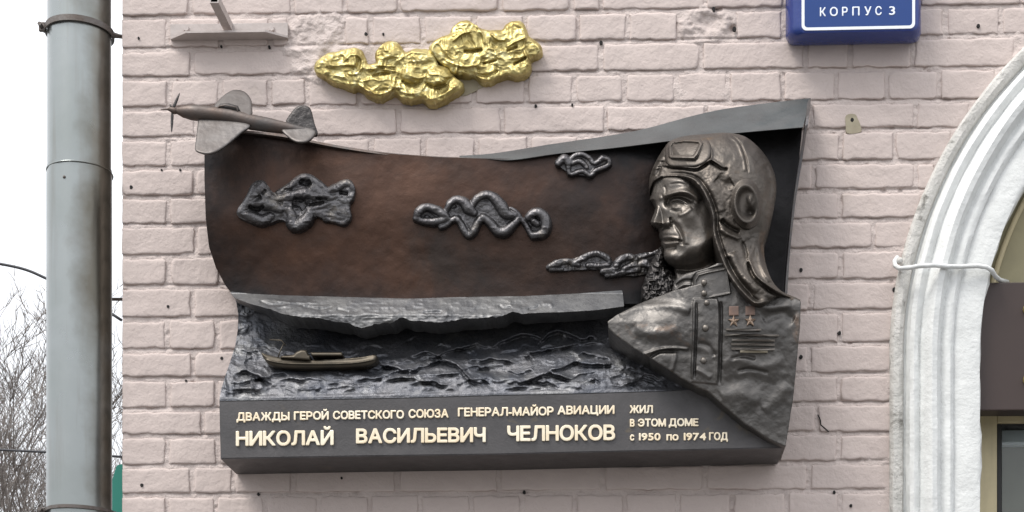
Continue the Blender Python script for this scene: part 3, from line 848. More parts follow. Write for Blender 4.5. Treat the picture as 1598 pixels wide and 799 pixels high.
gold('cloud_ornament', out2, (664, 24, 856, 134), 25,
     [L6(G2, q, 6.66) for q in [(450, 190, 150, 100, -25, 9), (250, 400, 110, 90, 20, 9), (480, 500, 120, 90, 0, 10), (760, 250, 110, 70, 0, 10), (950, 220, 120, 90, -20, 8), (800, 420, 90, 80, 0, 11), (960, 400, 110, 80, -30, 10),
      (1150, 380, 85, 75, 0, 11), (680, 610, 130, 80, -5, 11), (980, 580, 130, 80, -10, 10), (360, 590, 90, 50, 0, 8)]],
     [([G2(310, 300), G2(400, 220), G2(510, 190)], 1.6, 5), ([G2(860, 360), G2(960, 300), G2(1080, 250)], 1.8, 5), ([G2(870, 400), G2(980, 350)], 1.6, -7), ([G2(940, 540), G2(1080, 460)], 1.5, -7), ([G2(220, 480), G2(320, 530), G2(450, 560), G2(580, 530), G2(590, 450)], 2, 4),
      ([G2(420, 400), G2(520, 400), G2(620, 380)], 2.2, -8), ([G2(620, 530), G2(700, 510), G2(770, 490)], 1.5, -6), ([G2(550, 130), G2(620, 230), G2(640, 330)], 1.8, 4), ([G2(700, 210), G2(780, 280), G2(860, 280)], 1.8, 4), ([G2(1070, 240), G2(1050, 380), G2(1110, 520)], 2, 4), ([G2(540, 640), G2(680, 650), G2(780, 600)], 2, -4)],
     'crumpled gold painted cloud ornament, upper right of the pair')

# ================================================================== THE PLAQUE
plaque = empty('memorial_plaque', p3(780, 742, 0), 'large bronze memorial plaque with a pilot bust in relief, fixed to the pink brick wall', 'plaque')

# ---- sky sheet
def sky_H(X, Y):
    h = 62 - 20 * sstep(300, 470, Y) + 14 * sstep(520, 330, X) * sstep(470, 300, Y) + 6 * np.sin((X - 300) / 260.0)
    h = h - 14 * sstep(960, 1080, X)
    h = h - 10 * sstep(900, 1060, X) * sstep(430, 300, Y)
    return h + 1.6 * fbm(X, Y, 60, 3, 101) + 0.5 * fbm(X, Y, 16, 3, 102)
st = 2.6
X, Y = grid(312, 194, 1262, 478, st)
sky_out = [(319, 206), (340, 204), (379, 205), (445, 212), (484, 219), (520, 227), (600, 239), (680, 245), (740, 247), (800, 248), (872, 238), (960, 229), (1049, 218), (1140, 207), (1252, 198),
           (1247, 250), (1238, 320), (1228, 400), (1222, 474), (960, 474), (700, 474), (500, 472), (368, 464), (352, 446), (337, 418), (326, 385), (321, 340), (319, 280)]
sdf = psdf(X, Y, sky_out)
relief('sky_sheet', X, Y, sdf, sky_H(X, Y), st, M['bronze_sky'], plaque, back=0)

# ---- sloping upper rim and right rim
def strip(name, A, B, m, nseg=40, thick=4.0, parent=plaque, ncross=3):
    """surface between two polylines (px,py,H); solid, thick px behind"""
    def res(L, n):
        L = np.array(L, float); s = np.concatenate([[0], np.cumsum(np.hypot(np.diff(L[:, 0]), np.diff(L[:, 1])))]); t = np.linspace(0, s[-1], n)
        return np.stack([np.interp(t, s, L[:, k]) for k in range(3)], -1)
    a = res(spline3(A), nseg); b = res(spline3(B), nseg)
    rows_ = [a + (b - a) * t for t in np.linspace(0, 1, ncross)]
    V = []; 
    for r_ in rows_: V.append(P(r_[:, 0], r_[:, 1], r_[:, 2] * S))
    for r_ in rows_[::-1]:
        q = P(r_[:, 0], r_[:, 1], r_[:, 2] * S); q[:, 1] += thick * S; V.append(q)
    k = len(V); V = np.concatenate(V); fcs = []
    for i in range(k):
        j = (i + 1) % k
        for s_ in range(nseg - 1): fcs.append((i * nseg + s_, i * nseg + s_ + 1, j * nseg + s_ + 1, j * nseg + s_))
    fcs.append(tuple(i * nseg for i in range(k))[::-1]); fcs.append(tuple(i * nseg + nseg - 1 for i in range(k)))
    bm = bmesh.new(); vs = [bm.verts.new(v) for v in V.tolist()]
    for f in fcs: bm.faces.new([vs[i] for i in f])
    return bm_obj(name, bm, m, parent, True, R(30))
def spline3(L):
    return spline([np.array(q, float) for q in L], 6)
strip('upper_rim', [(717, 246.5, 64), (760, 248, 68), (800, 249.5, 72), (872, 239.5, 74), (960, 230.5, 76), (1049, 219.5, 78), (1140, 208.5, 80), (1253, 198.5, 82)],
      [(717, 243, 52), (772, 239, 34), (860, 225, 24), (960, 210, 20), (1010, 200, 18), (1080, 181, 16), (1125, 171, 14), (1180, 163, 12), (1265, 153, 10)], M['bronze_rim'], 60, 3)
strip('side_rim', [(1265.5, 153, 12), (1262, 186, 70), (1252, 250, 76), (1241, 320, 74), (1233, 395, 72), (1228, 470, 72)],
      [(1260, 156, 13), (1256, 200, 82), (1247.5, 250, 80), (1237.5, 320, 78), (1229.5, 395, 76), (1224, 470, 76)], M['bronze_grey'], 40, 30, ncross=3)
strip('top_edge', [(319, 205, 80), (379, 203.5, 79), (445, 210.5, 76), (520, 225.5, 71), (600, 237.5, 66), (680, 243.8, 62), (740, 245.5, 60)],
      [(319, 208.5, 82), (379, 207, 81), (445, 214, 78), (520, 229, 73), (600, 241, 68), (680, 247.3, 64), (740, 249.2, 62)], M['bronze_plane'], 40, 30)

# ---- sea
def crest(X, Y, pts, A, up, dn, under):
    xs = np.array([p[0] for p in pts], float); ys = np.array([p[1] for p in pts], float)
    yc = np.interp(X, xs, ys) + 3.6 * fbm(X, Y * 0, 13, 4, int(xs[0]))
    under = under * np.clip(0.75 + 1.5 * fbm(X, Y * 0.5, 17, 3, int(ys[0])), 0.05, 1.7)
    e = sstep(xs[0] - 3, xs[0] + 12, X) * sstep(xs[-1] + 3, xs[-1] - 12, X)
    dy = Y - yc
    return e * (np.where(dy < 0, A * np.exp(dy / up), A * np.exp(-(dy / dn) ** 2)) - under * np.exp(-((dy - dn * 2.4) / (dn * 1.7)) ** 2))
def sea_H(X, Y):
    yt = 620 - 0.0175 * (X - 478)
    base = 26 + 82 * sstep(505, 628, Y + 0.0175 * (X - 478)) - 4 * sstep(470, 500, Y)
    t = np.clip((Y - 500) / 60, 0, 1)
    wx = X + 14 * fbm(X, Y, 50, 2, 201); wy = Y + 8 * fbm(X, Y, 34, 2, 202)
    fade = sstep(yt + 2, yt - 14, Y)
    amp = sstep(500, 560, Y + 18 * fbm(X, Y, 80, 2, 203)) * (0.35 + 0.65 * fade)
    rock = sstep(430, 370, X)                      # the broken left shore
    amp = np.maximum(amp, rock * 0.9 * (0.4 + 0.6 * fade))
    f0 = fbm(wx, wy * 2.6, 54, 3, 210, ridged=True)
    wy2 = wy + 7.0 * f0                                        # steepen the lower side of every wave
    h = base + amp * (6.0 * fbm(wx, wy2 * 2.6, 60, 3, 210, ridged=True, gain=.45) + 0.7 * fbm(wx, wy * 2.2, 10, 2, 214, ridged=True, gain=.5))
    h = h + rock * 4 * fbm(wx * 1.4, wy, 20, 4, 230, ridged=True)
    C = [([(676, 557), (700, 545), (724, 541), (745, 536), (765, 541)], 7, 9, 2.4, 6),
         ([(640, 556), (668, 548), (690, 560), (712, 568)], 6, 9, 2.4, 4),
         ([(765, 541), (790, 528), (812, 521), (835, 523), (850, 530)], 8, 10, 3, 7),
         ([(838, 538), (856, 522), (872, 515), (890, 521), (905, 527), (932, 527)], 9, 9, 3, 8),
         ([(820, 548), (850, 546), (880, 540), (915, 536), (930, 534)], 6, 6, 2, 6),
         ([(855, 577), (880, 570), (900, 564), (925, 567), (960, 568)], 8, 8, 2.6, 8),
         ([(800, 600), (835, 588), (858, 580), (880, 586), (898, 592)], 7, 8, 2.6, 7),
         ([(590, 566), (615, 572), (640, 580), (660, 572), (685, 563), (712, 569), (735, 592), (760, 596)], 6, 8, 2.6, 6),
         ([(728, 564), (750, 560), (785, 560), (808, 566)], 5, 8, 2.4, 4),
         ([(365, 583), (385, 578), (402, 586), (425, 598)], 6, 8, 3, 7),
         ([(440, 590), (470, 584), (500, 592), (540, 590), (575, 598)], 5, 7, 2.4, 5),
         ([(600, 592), (640, 588), (670, 596), (700, 600)], 5, 7, 2.2, 5),
         ([(370, 540), (392, 530), (410, 535)], 5, 7, 2.4, 5), ([(388, 552), (402, 544), (420, 550)], 5, 6, 2.2, 5),
         ([(530, 588), (545, 580), (562, 584)], 5, 6, 2.2, 4), ([(865, 562), (890, 556), (925, 553)], 5, 6, 2, 5), ([(945, 592), (965, 590), (985, 586)], 3, 6, 2, 4),
         ([(690, 606), (730, 602), (770, 608)], 4, 6, 2.2, 4), ([(470, 606), (520, 602), (570, 608)], 4, 6, 2.2, 4)]
    C = C[:9] + C[9:12:2]
    for pts, A, up, dn, un in C: h = h + crest(X, Y, pts, A * 1.1, up * .8, dn * .8, un * 1.05)
    rr_ = random.Random(5); sh = 0 * X
    for i_ in range(130):
        cy = 526 + 84 * rr_.random() ** 0.8; cx = rr_.uniform(372, 1040)
        if cy < 545 and 440 < cx < 640: continue
        L = rr_.uniform(14, 46) * (0.7 + 0.5 * (cy - 520) / 90); tilt = rr_.uniform(-.22, .22); bow = rr_.uniform(1.5, 6)
        q = [(cx - L / 2, cy - tilt * L / 2 + bow), (cx - L / 5, cy - tilt * L / 5), (cx + L / 6, cy + tilt * L / 6 - bow * .3), (cx + L / 2, cy + tilt * L / 2 + bow * .8)]
        m_ = (np.abs(X - cx) < L / 2 + 6) & (np.abs(Y - cy) < 24)
        if not m_.any(): continue
        a_ = rr_.uniform(2.2, 4.2)
        sh[m_] += crest(X[m_], Y[m_], q, a_, rr_.uniform(3.5, 6.5), 1.6, a_ * rr_.uniform(.7, 1.3))
    h = h + sh * fade * sstep(508, 540, Y)
    # hollow of the big wave
    h = h - 9 * gs(X, Y, 765, 578, 34, 8, 0)
    h = h - 5 * gs(X, Y, 880, 531, 26, 5, 0)
    return np.where(Y > yt - 6, h * (1 - sstep(yt - 6, yt, Y)) + 106 * sstep(yt - 6, yt, Y), h)
st = 1.3
X, Y = grid(338, 452, 1092, 632, st)
yt = 621 - 0.0175 * (X - 478)
sea_poly = [(364, 456), (500, 462), (740, 464), (980, 456), (1010, 500), (1060, 560), (1088, 606.5), (1050, 609.5), (900, 614), (780, 616.5), (615, 621), (478, 623.5), (342, 625.5),
            (345, 608), (351, 588), (359, 565), (367, 540), (371, 515), (372, 492), (369, 472)]
sdf = psdf(X, Y, sea_poly)
relief('sea', X, Y, sdf, sea_H(X, Y), st, M['bronze_sea'], plaque, back=0)

# ---- horizon ledge
st = 1.2
X, Y = grid(356, 446, 980, 520, st)
ledge = [(358, 455), (400, 459), (450, 461), (520, 463), (640, 466), (700, 464), (760, 463), (820, 462), (900, 458), (971, 453), (974, 478), (930, 484), (880, 487), (840, 488), (815, 490), (798, 486), (780, 494), (750, 496), (720, 498), (700, 502), (680, 504),
         (660, 501), (640, 500), (628, 495), (612, 503), (590, 505), (562, 512), (545, 505), (520, 502), (500, 497), (470, 495), (445, 490), (420, 482), (390, 474), (366, 465)]
jag = sstep(380, 450, X) * sstep(850, 800, X)
sdf = psdf(X, Y, ledge) + jag * 1.8 * fbm(X, Y, 8, 3, 300) * sstep(470, 484, Y)
tq = np.clip((Y - 458) / 34, 0, 1)
H = 52 + 42 * tq + 8 * sstep(650, 360, X) * tq
H = H + jag * (3.2 * fbm(X + 8 * fbm(X, Y, 30, 2, 311), Y * 2.2, 26, 4, 305, ridged=True) * sstep(462, 476, Y) + 0.4 * fbm(X, Y * 2, 7, 3, 306))
for pts, w, a in [([(405, 470), (425, 476), (445, 474)], 1.6, -5), ([(470, 478), (500, 482), (520, 479)], 1.6, -5), ([(525, 482), (545, 488)], 2, -5), ([(410, 466), (450, 471), (500, 473)], 1.4, 2.5),
                  ([(660, 488), (690, 488)], 1.8, -5), ([(778, 476), (786, 481), (798, 479)], 1.6, -5), ([(824, 482), (834, 482), (842, 477)], 1.6, -5), ([(846, 474), (858, 474), (862, 480)], 2.0, 4)]:
    H = H + 0.7 * a * ridge(X, Y, pts, w * 1.2)
H = H + 3 * gs(X, Y, 697, 487, 4, 4)
relief('horizon_ledge', X, Y, sdf, H, st, M['bronze_ledge'], plaque, back=40)

# ---- relief clouds
def cloud(strokes, box, hfun, m, seed, lines=(), amp=2.0, name='cloud_relief', rr=1.0, sharp=2.4, fill=None, fh=1.0):
    X, Y = grid(*box, 0.9)
    sd = np.full(X.shape, -99.0); H = np.full(X.shape, -99.0)
    for pts, r in strokes:
        q = spline(pts, 5)
        d, t, _ = pdist(X, Y, q)
        rad = np.interp(t, np.linspace(0, 1, len(r)), r) if isinstance(r, (list, tuple)) else np.full(X.shape, float(r))
        s = rad - d; sd = smax(sd, s, 1.5)
        H = smax(H, rad * 1.05 * np.sqrt(np.clip(1 - (d / (rad + 1e-3)) ** 2, 0, 1)) + np.minimum(s, 0) * 1.5, sharp)
    if fill is not None:
        for fp in fill:
            q = psdf(X, Y, spline(fp, 4, True)); sd = np.maximum(sd, q); H = np.where(q > -1, smax(H, fh - 1 + 1.5 * fbm(X, Y, 14, 3, seed + 8) + 0 * X, 2.0), H)
    sd = sd + 0.9 * fbm(X, Y, 8, 2, seed)
    for pts, w, a in lines: H = H + a * ridge(X, Y, pts, w, 4)
    H = np.maximum(H, -2) + amp * fbm(X, Y, 10, 3, seed + 3, ridged=True)
    return relief(name, X, Y, sd, hfun(X, Y) + 5 + H * 1.15, 0.9, m, plaque, back=30)
def A1(u, v): return 360 + u / 7.262, 260 + v / 7.262
def A2(u, v): return 630 + u / 6.392, 280 + v / 6.392
def A3(u, v): return 840 + u / 3.195, 220 + v / 3.195
K = lambda f, L: [f(*q) for q in L]
cloud([(K(A1, [(110, 520), (220, 380), (300, 250), (350, 220)]), [6, 9, 11, 9]), (K(A1, [(350, 240), (430, 350), (560, 370)]), [10, 11, 4]),
       (K(A1, [(110, 520), (220, 560), (350, 610), (450, 560)]), [6, 9, 10, 8]), (K(A1, [(240, 420), (400, 420), (560, 480)]), [9, 12, 8]),
       (K(A1, [(540, 300), (680, 220), (800, 130), (880, 130), (980, 200), (1090, 280)]), [5, 6, 6, 7, 8, 6]),
       (K(A1, [(560, 360), (700, 330), (850, 300), (950, 330)]), [7, 9, 10, 9]), (K(A1, [(600, 450), (680, 520), (700, 640), (760, 660), (860, 600), (900, 500)]), [6, 8, 11, 12, 11, 7]),
       (K(A1, [(940, 250), (1080, 340), (1180, 340)]), [10, 8, 5]), (K(A1, [(1090, 280), (1200, 240), (1310, 190), (1370, 230), (1370, 350), (1300, 400), (1210, 340)]), [6, 7, 7, 5, 4, 4, 3]),
       (K(A1, [(880, 480), (1020, 450), (1160, 390)]), [5, 5, 4]), (K(A1, [(900, 520), (1050, 510), (1150, 480)]), [5, 4, 3]),
       (K(A1, [(1060, 600), (1180, 620), (1280, 640), (1340, 570), (1320, 470), (1330, 390)]), [3, 3.5, 4, 4, 4.5, 3.5]), (K(A1, [(980, 540), (1140, 550), (1240, 590)]), [4, 4, 3]),
       (K(A1, [(620, 420), (750, 460), (900, 420)]), [7, 5, 7])],
      (364, 264, 566, 368), sky_H, M['bronze_grey'], 401,
      [(K(A1, [(780, 165), (850, 190), (910, 170)]), 3.2, -11), (K(A1, [(700, 400), (790, 420), (850, 470)]), 7, -11), (K(A1, [(200, 450), (300, 480), (380, 450)]), 2.4, -8), (K(A1, [(350, 320), (400, 260)]), 2, -4),
       (K(A1, [(1230, 290), (1330, 310)]), 2.2, -7), (K(A1, [(880, 440), (1060, 400)]), 1.8, -7), (K(A1, [(600, 260), (700, 260)]), 1.5, -3), (K(A1, [(960, 360), (1100, 370)]), 1.6, -5)], 1.3,
      fill=[K(A1, [(80, 540), (90, 450), (200, 360), (260, 200), (340, 165), (420, 220), (500, 300), (700, 190), (800, 110), (900, 120), (1090, 260), (1300, 180), (1400, 230), (1370, 370), (1310, 440), (1330, 560), (1260, 630), (1060, 590), (960, 560), (900, 640), (750, 720), (640, 640), (560, 600), (350, 660), (120, 590)])], fh=5)
cloud([(K(A2, [(130, 380), (150, 320), (220, 275), (320, 300), (400, 350), (440, 390)]), [6, 7, 6, 7, 7, 5]), (K(A2, [(120, 390), (220, 420), (310, 420), (400, 400)]), [5, 6, 7, 6]),
       (K(A2, [(370, 470), (430, 450), (510, 390), (560, 430), (610, 520), (650, 560), (700, 510), (740, 430), (790, 380)]), [5, 4, 5, 5, 6, 5, 7, 6, 6]),
       (K(A2, [(420, 320), (460, 240), (520, 200), (590, 220), (650, 290), (700, 330)]), [4, 6, 6, 8, 9, 6]),
       (K(A2, [(680, 270), (730, 190), (820, 150), (900, 180), (970, 260), (1020, 340), (1110, 360)]), [5, 6, 6, 8, 10, 9, 5]),
       (K(A2, [(790, 375), (860, 430), (930, 510), (1010, 520), (1080, 460), (1150, 380), (1110, 320), (1070, 290)]), [6, 7, 8, 9, 7, 5, 4, 3]),
       (K(A2, [(1150, 370), (1210, 440), (1260, 530), (1290, 570)]), [4, 4, 4.5, 5]), (K(A2, [(1290, 560), (1380, 540), (1420, 480), (1410, 390), (1350, 330), (1280, 340), (1240, 380)]), [6, 8, 9, 9, 8, 7, 6]),
       (K(A2, [(1300, 420), (1330, 440)]), [6, 6])],
      (636, 284, 868, 388), sky_H, M['bronze_grey'], 441,
      [(K(A2, [(180, 370), (230, 340), (300, 380)]), 2, -6), (K(A2, [(1270, 480), (1340, 500)]), 2.5, -7), (K(A2, [(480, 280), (520, 260)]), 2, -4)], 0.8,
      fill=[K(A2, [(120, 380), (220, 290), (400, 350), (520, 210), (680, 290), (820, 160), (960, 260), (1040, 360), (1130, 380), (1060, 480), (960, 530), (860, 440), (780, 400), (650, 550), (540, 400), (400, 460), (220, 420)]), K(A2, [(1200, 400), (1300, 330), (1400, 380), (1420, 480), (1300, 570), (1230, 470)])], fh=0.5)
cloud([(K(A3, [(100, 110), (130, 85), (150, 110)]), [6, 7, 6]), (K(A3, [(150, 130), (170, 80), (210, 65), (250, 80), (280, 110), (320, 85)]), [4, 4, 4, 4, 4, 5]), (K(A3, [(320, 85), (350, 90), (350, 120), (290, 145), (260, 170), (220, 150), (160, 165), (150, 130)]), [5, 4, 4, 4, 4, 4, 3, 4]),
       (K(A3, [(170, 110), (210, 100), (240, 130)]), [4, 4, 4])],
      (862, 232, 962, 284), sky_H, M['bronze_grey'], 471, (), 0.9,
      fill=[K(A3, [(95, 110), (130, 85), (210, 70), (280, 110), (350, 90), (350, 130), (260, 170), (160, 160)])], fh=1)
cloud([(K(A3, [(45, 630), (90, 610), (150, 600), (200, 620)]), [3, 6, 5, 4]), (K(A3, [(60, 640), (120, 640)]), [3, 3]), (K(A3, [(170, 615), (230, 580), (290, 560), (350, 590), (340, 620), (250, 620)]), [4, 5, 5, 5, 4, 5]),
       (K(A3, [(320, 650), (380, 640), (400, 600), (450, 575), (490, 600), (430, 640)]), [5, 6, 6, 5, 5, 6]), (K(A3, [(490, 585), (550, 570), (600, 550)]), [3, 3, 4]), (K(A3, [(490, 620), (540, 610), (570, 640)]), [5, 7, 6]),
       (K(A3, [(340, 670), (400, 660), (500, 640)]), [4, 5, 5])],
      (848, 384, 1036, 438), sky_H, M['bronze_grey'], 481, (), 1.8,
      fill=[K(A3, [(45, 630), (150, 595), (290, 555), (370, 600), (450, 572), (600, 555), (590, 640), (500, 670), (400, 670), (300, 640), (130, 645)])], fh=2)

# ---- inscription panel: a deep box with a raked underside
Hp = 106
front = [(342, 625.5), (478, 623.5), (615, 621), (780, 616.5), (900, 614), (1050, 609.5), (1088, 606.5), (1160, 612), (1236, 630), (1222, 699), (1110, 701.5), (900, 706), (780, 709), (560, 712), (450, 714), (344, 716)]
bm = bmesh.new()
fv = [bm.verts.new(p3(x, y, Hp * S)) for x, y in front]
bv_ = [bm.verts.new(Vector((v.co.x, -0.004, v.co.z))) for v in fv]
bm.faces.new(fv); bm.faces.new(bv_[::-1])
for i in range(len(fv)): bm.faces.new((fv[i], fv[(i + 1) % len(fv)], bv_[(i + 1) % len(fv)], bv_[i]))
bmesh.ops.recalc_face_normals(bm, faces=bm.faces)
es = [e for e in bm.edges if all(abs(v.co.y + Hp * S) < 1e-6 for v in e.verts)]
bmesh.ops.bevel(bm, geom=es, offset=0.0022, segments=2, affect='EDGES')
panel = bm_obj('inscription_panel', bm, M['bronze_panel'], plaque)
W = lambda *a, **k: word(*a, H=Hp, mt=M['letter'], parent=panel, **k)
W('ДВАЖДЫ', 369, 452, 644, 657, -0.012); W('ГЕРОЙ', 458.5, 513, 642.5, 655.5, -0.012); W('СОВЕТСКОГО', 519.5, 630.5, 641.5, 654.5, -0.012); W('СОЮЗА', 637.5, 700, 639, 652.5, -0.012)
W('ГЕНЕРАЛ-МАЙОР', 714.5, 864, 636.5, 650, -0.012); W('АВИАЦИИ', 870, 959, 633.5, 647, -0.012)
W('НИКОЛАЙ', 368, 520.5, 673, 696, -0.011, bold=1.0, thick=2.8); W('ВАСИЛЬЕВИЧ', 555.5, 758, 669, 692, -0.011, bold=1.0, thick=2.8); W('ЧЕЛНОКОВ', 791.5, 960, 664.5, 688.5, -0.011, bold=1.0, thick=2.8)
W('ЖИЛ', 982.5, 1019, 632.5, 645, -0.005); W('В', 983, 990.5, 654, 666, 0); W('ЭТОМ', 995.5, 1039.5, 653.5, 665.8, -0.005); W('ДОМЕ', 1043.5, 1090, 653, 665.2, -0.005)
W('с', 983, 990, 675.3, 687.6, 0); W('1950', 997, 1031, 675.3, 687.4, 0); W('по', 1040, 1059, 675, 687.4, 0); W('1974', 1067, 1102, 675, 687.2, 0); W('ГОД', 1106.5, 1136, 674.5, 687, 0)

# ---- boat
boat = sub('patrol_boat', plaque)
def Bq(u, v): return 340 + u / 4.4375, 440 + v / 4.4375
sea1 = lambda x, y: float(sea_H(np.array([[x]]), np.array([[y]]))[0, 0])
X, Y = grid(404, 540, 596, 582, 0.9)
hull = [Bq(*q) for q in [(300, 490), (330, 500), (440, 525), (620, 540), (820, 535), (1000, 520), (1090, 505), (1100, 540), (1060, 580), (900, 595), (700, 600), (500, 600), (400, 590), (340, 560)]]
sdf = psdf(X, Y, spline(hull, 4, True))
H = 88 + inflate(sdf, 7, 6) + 3.2 * ridge(X, Y, [Bq(320, 535), Bq(450, 562), Bq(700, 568), Bq(950, 560), Bq(1090, 535)], 1.3) + 2.5 * ridge(X, Y, [Bq(310, 490), Bq(450, 520), Bq(700, 535), Bq(950, 528), Bq(1095, 500)], 1.3)
relief('hull', X, Y, sdf, H, 0.9, M['boat'], boat, back=60)
sdf = psdf(X, Y, [Bq(*q) for q in [(430, 528), (435, 512), (520, 506), (540, 486), (575, 470), (610, 472), (620, 490), (625, 505), (640, 510), (640, 545)]])
relief('deckhouse', X, Y, sdf, 92 + inflate(sdf, 3.5, 5), 0.9, M['boat'], boat, back=60)
sdf = psdf(X, Y, [Bq(*q) for q in [(640, 488), (860, 488), (865, 504), (860, 515), (650, 515)]])
relief('long_cabin', X, Y, sdf, 92 + inflate(sdf, 2.5, 4), 0.9, M['boat'], boat, back=60)
bm = bmesh.new()
tube_bm(bm, [p3(*Bq(415, 525), 98 * S), p3(*Bq(435, 470), 96 * S), p3(*Bq(455, 430), 94 * S)], 0.9 * S, 5)
tube_bm(bm, [p3(*Bq(360, 400), 90 * S), p3(*Bq(440, 405), 93 * S), p3(*Bq(470, 440), 93 * S)], 1.1 * S, 5)
bm_obj('mast', bm, M['boat'], boat, True)

# ---- the bust
def c1(u, v): return 980 + u / 2.755, 190 + v / 2.755
def c6(u, v): return 1000 + u / 6.145, 280 + v / 6.145
def c8(u, v): return 1060 + u / 3.995, 400 + v / 3.995

def torso_H(X, Y):
    h = 138 + 0 * X
    h = h + 22 * sstep(946, 1095, X) * sstep(650, 490, Y)            # chest swells to the placket
    h = h - 10 * sstep(1150, 1250, X)
    h = h - 8 * sstep(610, 700, Y)
    h = h - 30 * sstep(505, 452, Y) * sstep(1075, 1000, X)            # shoulder turns away at the top left
    h = h - 10 * sstep(480, 440, Y) * sstep(1130, 1240, X)
    h = h + 3 * gs(X, Y, 1040, 505, 50, 26, 10) - 4 * gs(X, Y, 1055, 545, 45, 9, 12)
    # folds
    for pts, w, a in [([(965, 492), (1000, 478), (1050, 478), (1078, 486)], 7, 5), ([(1000, 555), (1030, 545), (1052, 543), (1075, 545)], 2.2, 3.5), ([(1012, 560), (1030, 549), (1060, 549)], 2.4, -5), ([(1055, 545), (1053, 562), (1048, 580)], 3, 3),
                      ([(1088, 536), (1105, 540), (1116, 556)], 4, -3), ([(1125, 572), (1150, 560), (1190, 572), (1225, 560)], 9, 3), ([(1130, 600), (1165, 590), (1200, 600), (1235, 588)], 9, -2), ([(1125, 620), (1150, 612), (1185, 628)], 9, 2.5),
                      ([(1190, 640), (1215, 620), (1232, 600)], 9, 2.5), ([(1190, 500), (1215, 490), (1240, 500)], 9, -5), ([(1170, 470), (1200, 480), (1236, 476)], 6, 4), ([(1085, 575), (1110, 590)], 4, 3), ([(1140, 560), (1160, 556), (1180, 560)], 3, -3),
                      ([(1150, 580), (1170, 576), (1200, 582)], 3, -3), ([(990, 510), (1020, 520), (1060, 515)], 9, 3)]:
        h = h + a * ridge(X, Y, pts, w)
    h = h + 1.8 * fbm(X, Y, 26, 3, 501) + 0.6 * fbm(X, Y, 9, 3, 502)
    # placket, with a stitched ridge on both edges
    pl = psdf(X, Y, [(1082, 466), (1120, 466), (1121, 500), (1119, 600), (1079, 596), (1081, 500)])
    h = h + 3.0 * sstep(-1, 1.5, pl)
    h = h + 3.6 * ridge(X, Y, [(1082.5, 470), (1083, 500), (1081, 550), (1079.5, 592)], 1.9) + 3.6 * ridge(X, Y, [(1120, 468), (1121.5, 500), (1120, 550), (1118.5, 600)], 1.9)
    h = h - 4.0 * ridge(X, Y, [(1087, 472), (1087, 500), (1085, 550), (1083.5, 592)], 1.6) - 4 * ridge(X, Y, [(1125, 470), (1126, 500), (1124.5, 550), (1123, 600)], 1.8)
    # seams at the cut edge
    return h

face_out = [c1(112, 232), c1(104, 262), (1016, 297), (1015, 306), (1014, 312), (1017.5, 314.5), (1020, 319), (1022.5, 325), (1020.6, 333), (1017.6, 340), (1015.4, 346.5), (1017.2, 351.5), (1022.5, 354), (1027, 357.5), (1029, 361), (1028.2, 366),
            (1029.5, 371), (1032.5, 375.5), (1031.5, 379), (1033.5, 384), (1035, 388), (1033.8, 394), (1033.8, 401), (1036, 409), (1042, 415), (1050, 419)]
face_rest = [(1052, 430), (1054, 446), (1050, 470), (1090, 485), (1130, 480), (1150, 455), (1135, 400), (1130, 330), (1125, 270), (1095, 240), (1050, 230), (1030, 240), (1022, 262)]
def mid_x(Y):      # line of the brow centre, nose ridge, lips and chin
    return np.interp(Y, [225, 262, 300, 312, 318, 330, 346, 352, 358, 366, 372, 377, 384, 392, 404, 414, 430],
                        [1048, 1033, 1028, 1029, 1034, 1030, 1022, 1025, 1033, 1033.5, 1034.5, 1037, 1038, 1042, 1043, 1048, 1060])
